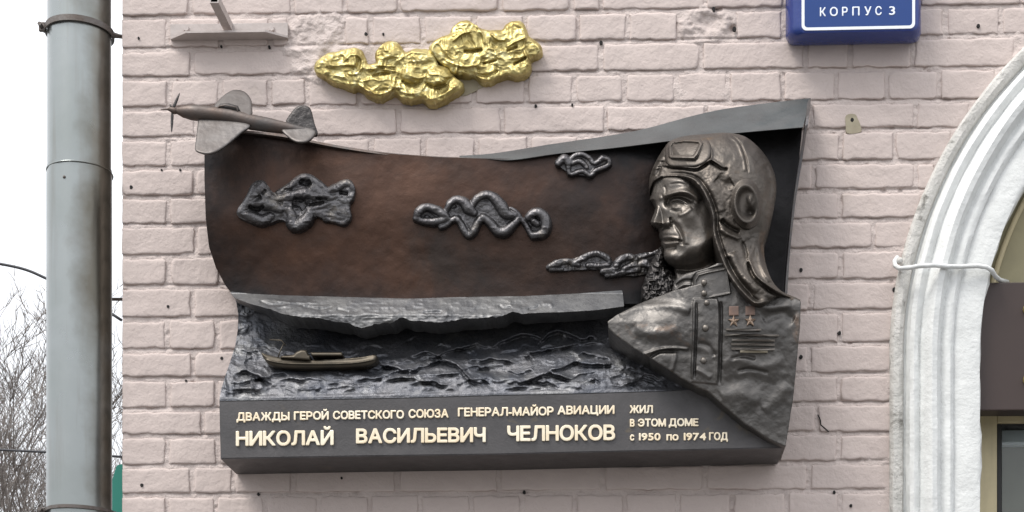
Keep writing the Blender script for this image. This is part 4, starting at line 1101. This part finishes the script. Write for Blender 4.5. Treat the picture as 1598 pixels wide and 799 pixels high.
def face_H(X, Y):
    m = np.interp(Y, [225, 250, 275, 300, 325, 350, 375, 400, 415, 430], [1046, 1039, 1033, 1030, 1030, 1032, 1035, 1040, 1046, 1056])
    m = m - 3.0 - 2.5 * sstep(335, 320, Y)
    u = X - m
    right = 30 * np.sin(np.clip(u / 46, 0, 1) * math.pi / 2) + 16 * np.clip(u / 90, 0, 1)
    left = -1.5 * np.clip(-u, 0, 30)
    h = 108 + np.where(u > 0, right, left)
    yj = np.interp(X, [1030, 1036, 1044, 1055, 1070, 1090, 1110, 1125], [402, 408, 414, 417, 417, 412, 401, 388])
    soft = sstep(1052, 1078, X)
    h = h - 34 * sstep(yj - 12 - 20 * soft, yj + 11, Y) - 8 * sstep(yj - 4, yj + 10, Y)
    # nose: a wedge with a ridge line, a plane towards us and a wing
    np_ = psdf(X, Y, [(1033, 311), (1038, 313), (1043, 326), (1047, 340), (1047.5, 350), (1042, 354.5), (1030, 355.5), (1022, 353), (1016, 346), (1021, 332), (1027, 318)])
    d, t, sd_ = pdist(X, Y, spline([(1032, 312), (1028.5, 322), (1024, 333), (1019.5, 343), (1018.5, 348.5)], 5))
    nh = np.interp(t, [0, .2, .7, .9, 1], [108, 112, 122, 126, 120])
    side = np.where(X > np.interp(Y, [312, 349], [1032, 1018.5]), 0.55 * (np.sqrt(d * d + 20) - 4.4), 1.7 * (np.sqrt(d * d + 6) - 2.4))
    nose = nh - side
    h = np.where(np_ > -3, h + (np.maximum(nose, h) - h) * sstep(-3, 1.5, np_), h)
    h = h + 4.0 * gs(X, Y, 1022.5, 346.5, 4.5, 4.5) + 6.0 * gs(X, Y, 1040.5, 347.5, 5.0, 4.6)
    h = h - 9 * ridge(X, Y, [(1025, 356), (1034, 357), (1045, 354.5)], 2.2) - 7 * gs(X, Y, 1033, 353.8, 4, 2)
    h = h - 6 * ridge(X, Y, [(1045.5, 339), (1048.2, 347), (1046, 354.5)], 2.0)
    # socket, brow
    h = h - 9 * gs(X, Y, 1056, 313, 20, 9, 4) - 11 * gs(X, Y, 1042.5, 317.5, 5.5, 7)
    h = h - 6 * ridge(X, Y, [(1041, 311), (1050, 306.5), (1062, 304.5), (1074, 308), (1083, 315)], 3.2)
    h = h + 8.5 * ridge(X, Y, [(1034, 307), (1043, 304.5), (1053, 301.5), (1064, 299), (1075, 301), (1086, 308), (1092, 315)], 3.8)
    h = h + 4 * gs(X, Y, 1031, 309, 4, 4)
    opx = np.interp(Y, [276, 300, 330, 345, 360, 390, 420], [1085, 1100, 1110, 1113, 1114, 1118, 1128])
    h = h - 16 * np.exp(-(np.clip(opx - X, 0, 99) / 13.0) ** 1.6)
    h = h + 4.2 * gs(X, Y, 1055.5, 319, 8.0, 4.6, 2)                                        # eyeball under the lids
    h = h + 3.8 * ridge(X, Y, [(1045, 317), (1050, 313), (1058, 311.6), (1066, 314.2), (1074, 319)], 1.5)
    h = h - 3.4 * ridge(X, Y, [(1046, 319.5), (1052, 315.4), (1060, 314.4), (1068, 317.5)], 1.0)
    h = h + 1.2 * ridge(X, Y, [(1048, 323), (1056, 324.5), (1065, 322.5)], 1.3)
    h = h - 2.4 * ridge(X, Y, [(1046, 327), (1054, 330), (1064, 330)], 2.4)
    h = h - 4.0 * ridge(X, Y, [(1048, 309), (1058, 306.5), (1070, 309.5), (1080, 316)], 2.0)
    h = h - 4.0 * gs(X, Y, 1052.6, 319, 2.4, 3.0) - 1.5 * gs(X, Y, 1056, 319, 4.2, 4.0)
    h = h + 3.0 * ridge(X, Y, [(1058, 336), (1068, 333), (1080, 324)], 3.4)
    h = h - 5 * gs(X, Y, 1021, 317, 4, 4) + 2 * gs(X, Y, 1022, 324, 3, 3)
    # cheek and folds
    h = h + 6 * gs(X, Y, 1070, 337, 20, 12, -16) - 4 * gs(X, Y, 1082, 364, 18, 18, 20)
    h = h - 4.0 * ridge(X, Y, [(1049, 345), (1055, 353), (1061, 363), (1065, 374), (1064, 383)], 2.8)
    h = h + 2.6 * ridge(X, Y, [(1056, 343), (1064, 354), (1070, 368), (1071, 382)], 4.5)
    h = h + 4.5 * gs(X, Y, 1044, 364, 11, 6)
    # lips
    h = h + 3.2 * ridge(X, Y, [(1031, 371.5), (1040, 370.2), (1050, 370.6), (1061, 373)], 2.2)
    h = h - 7.0 * ridge(X, Y, [(1030, 375.8), (1040, 375.4), (1050, 374.2), (1057, 374.4), (1065, 376.5)], 1.35)
    h = h + 4.2 * ridge(X, Y, [(1033, 380.2), (1043, 380.4), (1052, 379.2), (1060, 377.6)], 2.7)
    h = h - 5 * ridge(X, Y, [(1034, 387), (1044, 388), (1056, 385.5)], 3.0)
    h = h + 9 * gs(X, Y, 1045, 399, 10.5, 9)
    h = h - 3 * gs(X, Y, 1066, 392, 7, 9)
    h = h - 4 * gs(X, Y, 1092, 322, 9, 18) + 3 * gs(X, Y, 1054, 283, 18, 8, -6)
    h = h - 1.8 * ridge(X, Y, [(1037, 290), (1039, 297), (1038, 304)], 1.6) - 1.2 * ridge(X, Y, [(1045, 288), (1060, 286), (1075, 290)], 1.5)
    h = h - 26 * sstep(282, 260, Y + 0.10 * (1050 - X))          # the forehead runs in under the helmet
    return h + 0.7 * fbm(X, Y, 17, 2, 520) + 0.2 * fbm(X, Y, 5, 2, 521)
def neck_H(X, Y):
    return 104 + 26 * np.sin(np.clip((X - 1045) / 80, 0, 1) * math.pi / 2) - 8 * sstep(450, 425, Y) + 1.5 * fbm(X, Y, 12, 3, 9) - 3 * ridge(X, Y, [(1080, 424), (1075, 440), (1070, 455)], 3)

torso_out = [(948, 502), (962, 492), (985, 480), (1004, 471), (1030, 462), (1056, 452), (1075, 447), (1100, 440), (1150, 440), (1200, 446), (1222, 458), (1250, 470), (1249, 500), (1244, 560), (1238, 620), (1232, 660), (1226, 697),
             (1200, 686), (1160, 660), (1130, 634), (1105, 611), (1088, 604), (1060, 588), (1035, 572), (1010, 556), (985, 541), (962, 524), (950, 512)]
st = 1.0
X, Y = grid(944, 208, 1256, 702, st)
sd_t = psdf(X, Y, torso_out) + 0.5 * fbm(X, Y, 14, 2, 3)
fpoly = face_out + face_rest
sd_f = psdf(X, Y, fpoly)
rim = 1.6
Ht = torso_H(X, Y) - rim + inflate(sd_t, 2, rim)
Hf = face_H(X, Y); Hn = neck_H(X, Y)
ysplit = np.interp(X, [1030, 1050, 1075, 1100, 1125, 1200], [416, 421, 424, 422, 412, 400])
wn_ = sstep(ysplit - 4, ysplit + 5, Y)
Hh = Hf * (1 - wn_) + Hn * wn_
drop = (1 - np.clip(sd_f / 5.0, 0, 1)) ** 2.4 * sstep(440, 428, Y) * sstep(1075, 1060, X)
Hh = Hh * (1 - drop) + 46 * drop      # the profile turns right back to the sheet behind it
Hm = np.where(sd_t > 0, np.where(sd_f > 0, smax(Ht, Hh, 2), Ht), Hh)
Hm = np.where((sd_t <= 0) & (sd_f <= 0), np.where(sd_t > sd_f, Ht, Hh), Hm)
bust = relief('pilot_bust', X, Y, np.maximum(sd_t, sd_f), Hm, st, M['bronze_torso'], plaque, back=30)
# the polished head uses its own patina
me = bust.data; me.materials.append(M['bronze_face'])
co = np.zeros(len(me.vertices) * 3); me.vertices.foreach_get('co', co); co = co.reshape(-1, 3)
pc_ = np.zeros(len(me.polygons) * 3); me.polygons.foreach_get('center', pc_); pc_ = pc_.reshape(-1, 3)
zneck = p3(1080, 428, 0.2).z
me.polygons.foreach_set('material_index', (pc_[:, 2] + bust.matrix_world.translation.z > zneck).astype(np.int32))
bust_top = lambda x, y: float(torso_H(np.array([[float(x)]]), np.array([[float(y)]]))[0, 0])

# fur collar of the flying jacket
X, Y = grid(990, 380, 1070, 484, 1.0)
fur = [c1(*q) for q in [(150, 535), (118, 565), (95, 620), (70, 680), (55, 730), (65, 775), (110, 800), (170, 770), (205, 735), (225, 690), (190, 645), (160, 610)]]
sdf = psdf(X, Y, spline(fur, 3, True)) + 2.0 * fbm(X, Y, 7, 2, 600)
H = 74 + inflate(sdf, 14, 24) + 6 * sstep(420, 470, Y) + 5.5 * fbm(X * 1.2, Y, 7, 3, 610, ridged=True)
relief('fur_collar', X, Y, sdf, H, 1.0, M['bronze_dark'], bust, back=30)

# stand collar with its strap
X, Y = grid(1040, 412, 1160, 484, 1.0)
cp = [(1049, 452), (1056, 436), (1068, 428), (1082, 424), (1104, 418), (1132, 408), (1156, 430), (1150, 466), (1120, 467), (1082, 470), (1060, 474), (1050, 466)]
sdf = psdf(X, Y, spline(cp, 3, True))
H = 132 + 26 * np.sin(np.clip((X - 1048) / 70, 0, 1) * 1.5) - 3 + inflate(sdf, 4, 4)
strap = psdf(X, Y, [(1083, 467), (1084.5, 438), (1090, 429), (1104, 425), (1134, 419), (1140, 458), (1120, 462), (1100, 466)])
H = H + 2.2 * sstep(-1, 1, strap) + 3.4 * np.exp(-(strap / 1.5) ** 2) - 3.4 * np.exp(-((strap + 4) / 1.8) ** 2)
H = H - 4 * ridge(X, Y, [(1052, 462), (1066, 452), (1080, 452)], 2) - 4 * ridge(X, Y, [(1054, 446), (1068, 438), (1082, 438)], 2) + 3 * ridge(X, Y, [(1052, 455), (1066, 445), (1081, 445)], 2)
relief('stand_collar', X, Y, sdf, H, 1.0, M['bronze_torso'], bust, back=100)

# ---- helmet
hel = [c1(*q) for q in [(92, 300), (92, 245), (108, 195), (140, 135), (178, 85), (240, 62), (330, 53), (420, 47), (500, 62), (560, 108), (604, 165), (632, 230), (638, 300), (622, 400), (604, 470), (586, 530), (590, 600), (618, 680), (660, 728), (720, 755),
       (742, 768), (700, 778), (640, 752), (610, 770), (575, 790), (545, 785), (500, 745), (455, 690), (415, 620), (385, 540), (368, 470), (366, 410), (345, 345), (312, 282), (272, 246), (205, 232), (140, 238), (104, 262)]]
helS = spline(hel, 3, True)
# the opening edge piping
opening = [c1(*q) for q in [(98, 290), (108, 262), (140, 238), (205, 230), (272, 244), (312, 280), (345, 343), (366, 408), (368, 470), (386, 540), (416, 618), (455, 686), (500, 740), (545, 778), (600, 768)]]
def helmet_H(X, Y, sdf=None):
    full = psdf(X, Y, [c1(*q) for q in [(85, 300), (85, 245), (104, 190), (140, 130), (178, 80), (240, 55), (420, 42), (510, 60), (570, 110), (612, 165), (640, 230), (646, 300), (630, 400), (612, 470), (594, 530), (598, 600), (630, 690), (760, 780), (560, 810), (300, 700), (130, 560), (80, 420)]])
    h = 88 + inflate(full, 76, 76)
    w = sstep(372, 440, Y)
    flap = 172 - 26 * sstep(1185, 1250, X) - 3 * sstep(1150, 1120, X)
    h = h * (1 - w) + flap * w
    h = h - 21 * sstep(1115, 1045, X) * sstep(420, 300, Y)
    return h
st = 1.0
X, Y = grid(1008, 202, 1254, 482, st)
sdf = psdf(X, Y, helS)
H = helmet_H(X, Y) - 4 + inflate(sdf, 6, 4)
H = H + 7.0 * ridge(X, Y, opening, 3.0, taper=.03) - 4.6 * ridge(X, Y, [(x + 6.5, y - 2.5) for x, y in opening], 2.2)
sm = [([(1016, 268), (1019, 262), (1030, 258), (1055, 259), (1085, 262), (1095, 257), (1108, 249), (1122, 256), (1132, 266)], 1.8, 3.2),         # goggle strap edge
      ([(1040, 260.5), (1060, 262.5), (1085, 265.5), (1097, 260.5), (1108, 253)], 1.8, -5),
      ([c1(350, 170), c1(400, 200), c1(430, 205)], 2.2, -5), ([c1(355, 110), c1(360, 150), c1(340, 180)], 1.8, 2.5),
      ([c1(440, 55), c1(480, 90), c1(505, 150), c1(517, 220)], 1.5, -3.4), ([c1(430, 56), c1(470, 90), c1(494, 150), c1(506, 215)], 2.2, 2.2),
      ([c1(400, 420), c1(430, 450), c1(480, 475)], 3.5, -7), ([c1(395, 455), c1(425, 480), c1(470, 500), c1(500, 520)], 4, 4),
      ([c1(515, 600), c1(535, 660), c1(580, 705), c1(640, 745), c1(700, 765)], 2.4, -7), ([c1(520, 590), c1(548, 655), c1(595, 698), c1(660, 738)], 2.4, 4),
      ([c1(450, 560), c1(470, 620), c1(510, 680), c1(560, 730)], 6, 4), ([c1(430, 580), c1(450, 630), c1(490, 690), c1(540, 745)], 3, -4), ([c1(560, 480), c1(560, 540), c1(580, 620), c1(610, 690)], 5, 4),
      ([c1(575, 520), c1(575, 580), c1(596, 650)], 2.5, -3), ([c1(590, 180), c1(612, 260), c1(600, 340)], 6, -4), ([c1(380, 240), c1(420, 270), c1(450, 260)], 8, -4), ([c1(340, 250), c1(380, 320), c1(400, 390)], 7, 3),
      ([c1(480, 500), c1(500, 540), c1(510, 590)], 3, -4), ([c1(545, 500), c1(535, 550), c1(515, 595)], 4, 3)]
for pts, w, a in sm: H = H + 1.35 * a * ridge(X, Y, pts, w)
# buckled strap on the brow side
H = H + 3 * ridge(X, Y, [c1(110, 230), c1(130, 180), c1(165, 130)], 2.4) - 4 * ridge(X, Y, [c1(125, 240), c1(143, 190), c1(168, 150)], 2.2) + 2.5 * ridge(X, Y, [c1(105, 205), c1(150, 195)], 1.6) + 2.5 * ridge(X, Y, [c1(118, 165), c1(165, 165)], 1.6)
H = H + 2.6 * fbm(X, Y, 30, 3, 700) + 1.5 * fbm(X, Y, 12, 3, 702) + 0.5 * fbm(X, Y, 4, 2, 703)
relief('flying_helmet', X, Y, sdf, H, st, M['bronze_helmet'], bust, back=60)

# goggles pushed up on the helmet
X, Y = grid(1034, 208, 1116, 268, 0.9)
pad = [c1(*q) for q in [(168, 185), (160, 120), (180, 84), (240, 66), (320, 66), (352, 90), (358, 130), (345, 165), (300, 192), (230, 196)]]
sdf = psdf(X, Y, spline(pad, 4, True))
hel_at = helmet_H(X, Y)
H = hel_at + 1 + inflate(sdf, 5, 6)
lens = psdf(X, Y, [c1(*q) for q in [(176, 150), (172, 100), (186, 80), (250, 72), (308, 76), (322, 94), (300, 142), (284, 160), (182, 157)]])
H = H + 6.5 * sstep(-0.6, 0.8, lens) - 5.5 * sstep(4.0, 5.4, lens) + 1.6 * inflate(lens - 6, 9, 1)
relief('goggles', X, Y, sdf, H, 0.9, M['bronze_helmet'], bust, back=80)

# earphone cup
X, Y = grid(1134, 276, 1196, 364, 0.9)
ex, ey = c1(510, 352)
u = (X - ex) / 24.5; v = (Y - ey) / 39; c_, s_ = math.cos(R(-8)), math.sin(R(-8))
uu, vv = u * c_ + v * s_ * 1.3, -u * s_ * .8 + v * c_
rr = np.hypot(uu, vv); sdf = (1 - rr) * 27
H = helmet_H(X, Y) + 3 + 11 * np.exp(-((rr - 0.74) / 0.20) ** 2) + 2 * (rr < .8)
bx, by = c1(532, 340)
H = H + 10 * gs(X, Y, bx, by, 7.5, 13, -10) - 5 * gs(X, Y, bx - 3, by + 19, 6, 7) - 3 * gs(X, Y, bx + 1, by, 2, 5)
relief('earphone_cup', X, Y, sdf, H, 0.9, M['bronze_helmet'], bust, back=90)

# buttons, stars, bars
for (x, y, r, hh) in [(1098.8, 441, 4.6, 163), (1098.8, 457.6, 4.2, 163), (1103, 472.6, 4.2, None), (1101, 512, 5.0, None), (1098, 562.7, 4.8, None)]:
    h0 = (hh if hh else bust_top(x, y) - 1)
    bm = bmesh.new(); bmesh.ops.create_uvsphere(bm, u_segments=16, v_segments=9, radius=r * S)
    for v_ in bm.verts: v_.co.y *= 0.7
    o = bm_obj('button', bm, M['bronze_face'], bust, True); o.location = p3(x, y, (h0 + 1.5) * S) - bust.matrix_world.translation
def flat(name, pts, h0, th, m, parent, dome=0.0):
    n = len(pts); cx = sum(p[0] for p in pts) / n; cy = sum(p[1] for p in pts) / n
    return prism(name, [[(x, y, (h0 - 3) * S) for x, y in pts], [(x, y, (h0 + th) * S) for x, y in pts],
                 [(x + (cx - x) * .18, y + (cy - y) * .18, (h0 + th + dome) * S) for x, y in pts]], m, parent, smooth=False)
for (cx, cy) in (c8(340, 404), c8(443, 402)):
    st_ = []
    for k in range(10):
        r = 9.6 if k % 2 == 0 else 4.0; a = R(-90 + 36 * k); st_.append((cx + r * math.cos(a), cy + r * math.sin(a)))
    h0 = bust_top(cx, cy) + 1.0
    bm = bmesh.new(); base = [bm.verts.new(p3(x, y, (h0 - 2) * S)) for x, y in st_]; top = [bm.verts.new(p3(x, y, (h0 + 1.2) * S)) for x, y in st_]; apex = bm.verts.new(p3(cx, cy, (h0 + 4) * S))
    for i in range(10): bm.faces.new((base[i], base[(i + 1) % 10], top[(i + 1) % 10], top[i])); bm.faces.new((top[i], top[(i + 1) % 10], apex))
    bm_obj('star_medal', bm, M['medal'], bust)
    flat('medal_ribbon', [(cx - 7.5, cy - 23), (cx + 7.5, cy - 23.5), (cx + 7.5, cy - 9), (cx - 7.5, cy - 8.5)], h0 - .5, 1.2, M['ribbon'], bust, .3)
for (xa, ya, xb, yb, th) in [(1133, 514, 1188, 514.5, 2.6), (1131, 522.5, 1216, 523.5, 3.0), (1142, 530.5, 1209, 531.5, 3.4), (1141, 537, 1209, 538, 3.4), (1141.5, 544, 1209, 545, 3.2), (1155, 548.5, 1198, 549, 3.6)]:
    n = 6; top = [(xa + (xb - xa) * i / n, ya + (yb - ya) * i / n - th / 2) for i in range(n + 1)]; bot = [(x, y + th) for x, y in top][::-1]
    h0 = max(bust_top(xa, ya), bust_top(xb, yb), bust_top((xa + xb) / 2, ya))
    mm = M['brass'] if ya > 547 else M['bronze_face']
    prism('ribbon_bar', [[(x, y, (bust_top(x, y) - 2) * S) for x, y in top + bot], [(x, y, (bust_top(x, y) + 4.2) * S) for x, y in top + bot]], mm, bust, smooth=False)

# ---- the aircraft on the upper left corner
ac = sub('aircraft', plaque)
def q5(u, v): return 240 + u / 5.325, 110 + v / 5.325
HA = 112
cl = [q5(*q) for q in [(175, 335), (200, 338), (240, 344), (310, 350), (400, 358), (520, 368), (640, 385), (800, 428), (950, 452), (1100, 478), (1250, 505), (1350, 525)]]
hts = [26, 56, 88, 118, 124, 118, 118, 122, 112, 90, 66, 24]     # fuselage height in crop px
bm = bmesh.new(); rings = []
for (x, y), h_ in zip(cl, hts):
    r = h_ / 5.325 / 2
    rings.append([bm.verts.new(p3(x, y, HA * S) + Vector((0, -math.cos(a) * r * 0.9 * S, math.sin(a) * r * S))) for a in [2 * math.pi * k / 16 for k in range(16)]])
for a, b in zip(rings, rings[1:]):
    for k in range(16): bm.faces.new((a[k], a[(k + 1) % 16], b[(k + 1) % 16], b[k]))
bm.faces.new(rings[0]); bm.faces.new(rings[-1])
fus = bm_obj('fuselage', bm, M['bronze_plane'], ac, True)
def plate(name, poly, Hf_, m, th=4.0, st=1.4, edge=2.5):
    pol = spline([q5(*q) for q in poly], 4, True)
    X, Y = grid(pol[:, 0].min() - 3, pol[:, 1].min() - 3, pol[:, 0].max() + 3, pol[:, 1].max() + 3, st)
    sdf = psdf(X, Y, pol); Hc = Hf_(X, Y)
    a = relief(name, X, Y, sdf, Hc - edge + inflate(sdf, 4, edge) + .5 * fbm(X, Y, 9, 2, 3), st, m, ac, back=-1e5, skirt=False)
    # close it with a back face and rim
    bm = bmesh.new(); bm.from_mesh(a.data)
    rv = bmesh.ops.extrude_face_region(bm, geom=bm.faces[:])
    vs = [v for v in rv['geom'] if isinstance(v, bmesh.types.BMVert)]
    bmesh.ops.translate(bm, verts=vs, vec=(0, th * S, 0))
    bmesh.ops.recalc_face_normals(bm, faces=bm.faces)
    bm.to_mesh(a.data); bm.free()
    return a
plate('wing', [(505, 310), (560, 225), (640, 168), (700, 160), (760, 180), (805, 235), (812, 300), (800, 375), (640, 370)], lambda X, Y: 112 + (Y - 172) * 1.2, M['bronze_wing'])
plate('wing', [(380, 396), (480, 398), (640, 408), (800, 452), (720, 520), (600, 622), (500, 682), (420, 692), (350, 668), (342, 640), (352, 560), (366, 440)], lambda X, Y: 112 + (Y - 182) * 0.9, M['bronze_wing'])
plate('tail_fin', [(1100, 440), (1150, 340), (1200, 296), (1250, 290), (1298, 310), (1318, 370), (1335, 440), (1362, 520), (1330, 545), (1240, 500)], lambda X, Y: 112 + 0 * X, M['bronze_dark'], 4)
plate('tailplane', [(1060, 482), (1200, 466), (1300, 480), (1345, 512), (1300, 575), (1240, 598), (1180, 592), (1120, 555)], lambda X, Y: 113 + (Y - 196) * 0.9, M['bronze_wing'])
# canopy
bm = bmesh.new(); cc = [q5(*q) for q in [(515, 330), (560, 305), (620, 305), (690, 322), (720, 352)]]
tube_bm(bm, [p3(x, y, (HA + 2) * S) for x, y in cc], [1.5 * S, 5 * S, 5.5 * S, 5 * S, 1.5 * S], 10)
bm_obj('canopy', bm, M['bronze_dark'], ac, True)
bm = bmesh.new()
tube_bm(bm, [p3(*q5(*q), (HA + 7) * S) for q in [(520, 345), (560, 350), (640, 365), (700, 368)]], 1.2 * S, 6)
tube_bm(bm, [p3(*q5(*q), (HA + 6.5) * S) for q in [(520, 330), (545, 298), (600, 290), (690, 308), (700, 360)]], 1.2 * S, 6)
bm_obj('canopy_frame', bm, M['bronze_plane'], ac, True)
def blade(a, b, w):
    bm = bmesh.new(); A_, B_ = p3(*q5(*a), HA * S), p3(*q5(*b), HA * S)
    pts = [A_.lerp(B_, t) for t in (0, .25, .6, .9, 1)]
    tube_bm(bm, pts, [w * .5 * S, w * S, w * .9 * S, w * .5 * S, w * .1 * S], 6)
    for v_ in bm.verts: v_.co.y = -HA * S + (v_.co.y + HA * S) * .5
    bm_obj('propeller_blade', bm, M['bronze_dark'], ac, True)
blade((155, 330), (216, 185), 2.4); blade((155, 330), (148, 515), 2.4); blade((155, 330), (133, 280), 2.0)
bm = bmesh.new(); tube_bm(bm, [p3(*q5(*q), HA * S) for q in [(60, 326), (110, 322), (130, 320), (175, 336), (195, 338)]], [.7 * S, 1.3 * S, 3.2 * S, 5 * S, 4 * S], 10)
bm_obj('spinner', bm, M['bronze_plane'], ac, True)

# ------------------------------------------------------------------ cables against the sky
def cable(pts, label, r=0.012):
    bm = bmesh.new(); tube_bm(bm, pts, r, 5)
    o = bm_obj('overhead_cable', bm, M['cable'], None, True); tag(o, label, 'cable')
cable([p3(x, y, -9) for x, y in spline([(-60, 402), (0, 412), (40, 421), (75, 436), (130, 462), (190, 500)], 4)], 'thin dark cable sagging across the pale sky, above the bare treetops')
cable([p3(x, y, -10) for x, y in spline([(-60, 699), (20, 703), (80, 706), (190, 713)], 4)], 'thin dark cable crossing low in front of the bare trees', 0.011)

# ------------------------------------------------------------------ bare trees
def bare_tree(base, height, seed, lean, label):
    r_ = random.Random(seed)
    t = empty('bare_tree', base, label, 'tree', 'bare trees behind the drain pipe')
    tb = bmesh.new(); bb = bmesh.new()
    def limb(bm, p, d, L, r, depth):
        n = 5 if depth < 2 else 4
        pts = [p]; rads = [r]; q = p.copy(); dd = d.copy()
        for i in range(n):
            dd = (dd + Vector((r_.uniform(-.24, .24), r_.uniform(-.24, .24), r_.uniform(-.06, .13)))).normalized()
            q = q + dd * (L / n); pts.append(q.copy()); rads.append(r * (1 - .72 * (i + 1) / n))
        tube_bm(bm, pts, rads, 5 if depth < 2 else 3, False)
        if depth >= 4: return
        kids = {0: 20, 1: 8, 2: 5, 3: 4}[depth]
        for k in range(kids):
            f = r_.uniform(.28 if depth == 0 else .15, 1.0); i = min(int(f * n), n - 1); fr_ = f * n - i
            pp = pts[i].lerp(pts[i + 1], fr_); ax = (pts[i + 1] - pts[i]).normalized()
            side = Vector((r_.uniform(-1, 1), r_.uniform(-1, 1), r_.uniform(-.1, .5))).normalized()
            nd = (ax * r_.uniform(.7, 1.1) + side * r_.uniform(.5, .95)).normalized()
            limb(bb, pp, nd, L * r_.uniform(.32, .52), max(rads[i] * .5, .0052), depth + 1)
    limb(tb, Vector((0, 0, 0)), Vector((lean, 0, 1)).normalized(), height, .075, 0)
    tr = bm_obj('trunk', tb, M['bark']); tr.parent = t
    br_ = bm_obj('branches', bb, M['bark']); br_.parent = t
for i, (px, dist, hgt, ln, lb) in enumerate([
        (-40, 17, 5.8, 0.05, 'bare grey tree at the very left edge of the picture'),
        (28, 22, 7.4, -0.04, 'bare slender tree with fine twigs, midway between the left edge and the drain pipe'),
        (70, 19, 6.4, 0.06, 'bare tree whose twigs rise right beside the drain pipe'),
        (150, 24, 8.0, -0.03, 'bare tree hidden mostly behind the drain pipe'),
        (190, 21, 7.0, 0.02, 'bare tree showing in the gap between drain pipe and wall corner'),
        (-120, 23, 7.4, 0.1, 'bare tree leaning in from beyond the left edge')]):
    b_ = p3(px, 1340, -dist); b_.z = 0
    bare_tree(b_, hgt, 40 + i, ln, lb)
